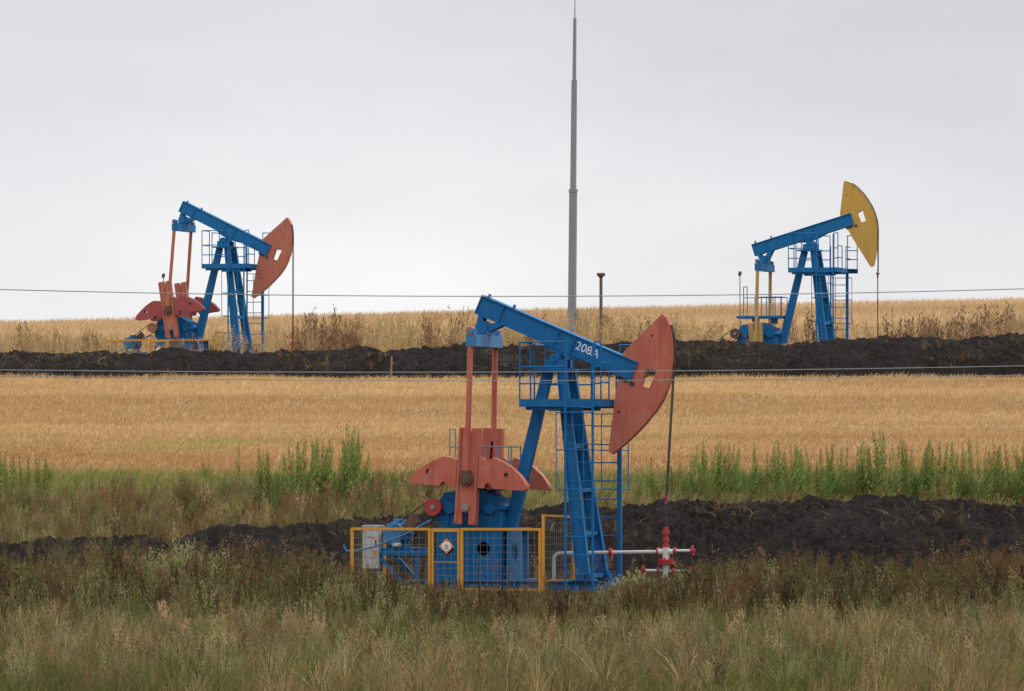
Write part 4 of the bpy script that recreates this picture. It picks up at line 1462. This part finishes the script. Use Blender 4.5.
tp = np.interp(px, [-100, 0, 90, 130, 220, 300, 360, 480, 520, 560, 600, 700, 745, 850, 900, 960, 1020, 1150], [327, 328, 329, 334, 325, 319, 317, 317, 313, 312, 310, 316, 318, 318, 320, 316, 313, 312])
hm_ = np.maximum(CAM_Z + (EYE - tp) / F * d - z, .3)
h = hm_ * (1 - .55 * rng.uniform(0, 1, n) ** 1.1) * (.75 + .4 * fbm(x * .6, d * .3, 2, 210))
ca = pick_cols(n, [BROWN, DRY, STRAW], [.35, .4, .25]); cb = pick_cols(n, [DRY, BROWN, STRAW], [.4, .25, .35])
parts.append(scatter(forb_t, np.stack([x, d, z], -1), h, ca * 1.15, cb * 1.1))
n = 26000
x, d = region(n, 197, 228, 5); z = terrain(x, d)
keep = np.ones(n, bool)
for p_ in (LEFT, RIGHT):
    u = (x - p_.x) * cR + (d - p_.y) * sR; v = -(x - p_.x) * sR + (d - p_.y) * cR
    keep &= ~((u > -3.8) & (u < 1.2) & (np.abs(v) < 1.3))
x, d, z = x[keep], d[keep], z[keep]; n = len(x)
h = rng.uniform(.4, .95, n)
col = pick_cols(n, [WHEAT, STRAW, DRY], [.4, .4, .2])
parts.append(blades(np.stack([x, d, z], -1), h, rng.uniform(.012, .025, n), rng.normal(.2, 1.2, n), rng.uniform(.1, .6, n), col * .9, 2, col * 1.1))
V, Q, K = join(parts)
o = raw_mesh('hilltop_dry_weeds', V, Q, LEAF, K); tag(o, None, None, None, 'stuff')

parts = []
n = 700
x, d = region(n, 197.5, 216, 5); px = pxof(x, d)
keep = (np.abs(px - 590) > 38) & (rng.uniform(0, 1, n) < sstep(.42, .66, fbm(x * .5, d * .1, 3, 401)) * np.interp(px, [0, 110, 140, 215, 260, 720, 750, 860, 930, 1000], [1, .8, .15, .2, 1, 1, .35, .3, .8, 1]))
for p_ in (LEFT, RIGHT):
    u = (x - p_.x) * cR + (d - p_.y) * sR; v = -(x - p_.x) * sR + (d - p_.y) * cR
    keep &= ~((u > -3.9) & (u < 2.7) & (np.abs(v) < 1.6))
x, d = x[keep], d[keep]; n = len(x); z = terrain(x, d)
tp2 = np.interp(pxof(x, d), [-100, 0, 90, 130, 220, 300, 360, 480, 560, 600, 700, 745, 850, 900, 960, 1020, 1150], [327, 328, 329, 334, 325, 319, 317, 316, 312, 310, 312, 318, 318, 320, 316, 313, 312])
h = np.maximum(CAM_Z + (EYE - tp2) / F * d - z, .4) * rng.uniform(.55, 1.15, n)
ca = clump_colours(n, [BROWN, DRY * .8, DKBR * 1.5], [.5, .3, .2], .8, 1.3)
parts.append(scatter(dry_c, np.stack([x, d, z], -1), h, ca, ca * 1.1))
V, Q, K = join(parts)
o = raw_mesh('hilltop_brush', V, Q, LEAF, K); tag(o, None, None, None, 'stuff')

# --- straw and roots lying in the dug soil
parts = []
for (n, x0, x1, d0, d1, crest, hf, hb, PX, PY, seed, amp, cl) in ((14000, -14, 14, 126.2, 130.2, 129.0, 2.7, 3.4, NB_PX, NB_PY, 31, .42, .5), (7000, -20, 20, 190.9, 194.2, 193.3, 2.3, 2.7, FB_PX, FB_PY, 77, .36, .55)):
    x = rng.uniform(x0, x1, n); d = rng.uniform(d0, d1, n)
    keep = rng.uniform(0, 1, n) < sstep(.5, .72, fbm(x * .5, d * .5, 3, seed + 60)) + .05
    x, d = x[keep], d[keep]; n = len(x)
    z = bank_z(x, d, crest, hf, hb, PX, PY, seed, amp) - .03
    col = pick_cols(n, [DRY, BROWN, STRAW], [.4, .4, .2]) * cl
    parts.append(blades(np.stack([x, d, z], -1), rng.uniform(.06, .34, n), rng.uniform(.010, .028, n), rng.uniform(0, 6.28, n), rng.uniform(.6, 3., n), col, 3))
n = 900
x = rng.uniform(-14, 14, n); d = rng.uniform(126.0, 130.0, n); f = fbm(x * .5, d * .6, 3, 505)
keep = rng.uniform(0, 1, n) < sstep(.47, .66, f) * .9 + .04; x, d = x[keep], d[keep]; n = len(x)
z = bank_z(x, d, 129.0, 2.7, 3.4, NB_PX, NB_PY, 31, .42) - .03
ca = clump_colours(n, [DKBR, BROWN, DRY * .7], [.4, .35, .25], .5, 1.2) * .8
parts.append(scatter(dry_c + tuss_c, np.stack([x, d, z], -1), rng.uniform(.08, .34, n), ca, ca * 1.15))
n = 700
x = rng.uniform(-20, 20, n); d = rng.uniform(190.9, 194, n); f = fbm(x * .45, d * .6, 3, 515)
keep = rng.uniform(0, 1, n) < sstep(.50, .68, f) * .9 * (.35 + .65 * sstep(-2, 5, x)) + .02; x, d = x[keep], d[keep]; n = len(x)
z = bank_z(x, d, 193.3, 2.3, 2.7, FB_PX, FB_PY, 77, .36) - .03
ca = clump_colours(n, [DKBR, BROWN, DRY * .7], [.4, .35, .25], .5, 1.2)
parts.append(scatter(dry_c + tuss_c, np.stack([x, d, z], -1), rng.uniform(.1, .5, n), ca, ca * 1.15))
V, Q, K = join(parts)
o = raw_mesh('straw', V, Q, LEAF, K); tag(o, None, None, None, 'stuff')

# ------------------------------------------------------------------ light
SUN_EL, SUN_AZ = math.radians(52), math.radians(62)    # azimuth from +Y towards +X
sd = bpy.data.lights.new('sun', 'SUN'); sd.energy = 1.5; sd.angle = math.radians(10); sd.color = (1, .955, .89)
so = bpy.data.objects.new('sun', sd); C.objects.link(so)
dv = Vector((math.sin(SUN_AZ) * math.cos(SUN_EL), math.cos(SUN_AZ) * math.cos(SUN_EL), math.sin(SUN_EL)))
so.rotation_euler = dv.to_track_quat('Z', 'Y').to_euler()

w = bpy.data.worlds.new('World'); sc.world = w; w.use_nodes = True
nt = w.node_tree
for n_ in list(nt.nodes): nt.nodes.remove(n_)
out = nt.nodes.new('ShaderNodeOutputWorld'); bg = nt.nodes.new('ShaderNodeBackground')
bg.inputs['Strength'].default_value = .1
sky = nt.nodes.new('ShaderNodeTexSky'); sky.sky_type = 'NISHITA'; sky.sun_disc = False
sky.sun_elevation = SUN_EL; sky.sun_rotation = SUN_AZ; sky.dust_density = 3
tc = nt.nodes.new('ShaderNodeTexCoord'); sep = nt.nodes.new('ShaderNodeSeparateXYZ')
nt.links.new(tc.outputs['Generated'], sep.inputs[0])
oc = ramp(nt, sep.outputs['Z'], [(0, (.875, .875, .872)), (.022, (.865, .865, .868)), (.046, (.785, .785, .808)), (.075, (.655, .665, .69)), (.3, (1.15, 1.15, 1.15)), (1, (2.0, 2.0, 2.0))])
mp = nt.nodes.new('ShaderNodeMapping'); mp.inputs['Scale'].default_value = (7, 7, 22); mp.inputs['Location'].default_value = (1.75, .4, .2)
nt.links.new(tc.outputs['Generated'], mp.inputs['Vector'])
cf = noise(nt, mp.outputs['Vector'], 1.0, 5, .5)
oc = mixc(nt, 1.0, oc, ramp(nt, cf, [(.3, (.82, .825, .85)), (.68, (1.08, 1.08, 1.075))]), 'MULTIPLY')
mul = N(nt, 'ShaderNodeVectorMath', operation='SCALE'); mul.inputs['Scale'].default_value = 10.0
nt.links.new(oc, mul.inputs[0])
mixed = mixc(nt, .94, sky.outputs['Color'], mul.outputs['Vector'])
nt.links.new(mixed, bg.inputs['Color']); nt.links.new(bg.outputs[0], out.inputs['Surface'])

sc.view_settings.view_transform = 'Standard'
sc.view_settings.look = 'None'
sc.view_settings.exposure = .14
sc.view_settings.gamma = 1
sc.view_settings.use_curve_mapping = False
sc.cycles.max_bounces = 6
sc.cycles.transparent_max_bounces = 4
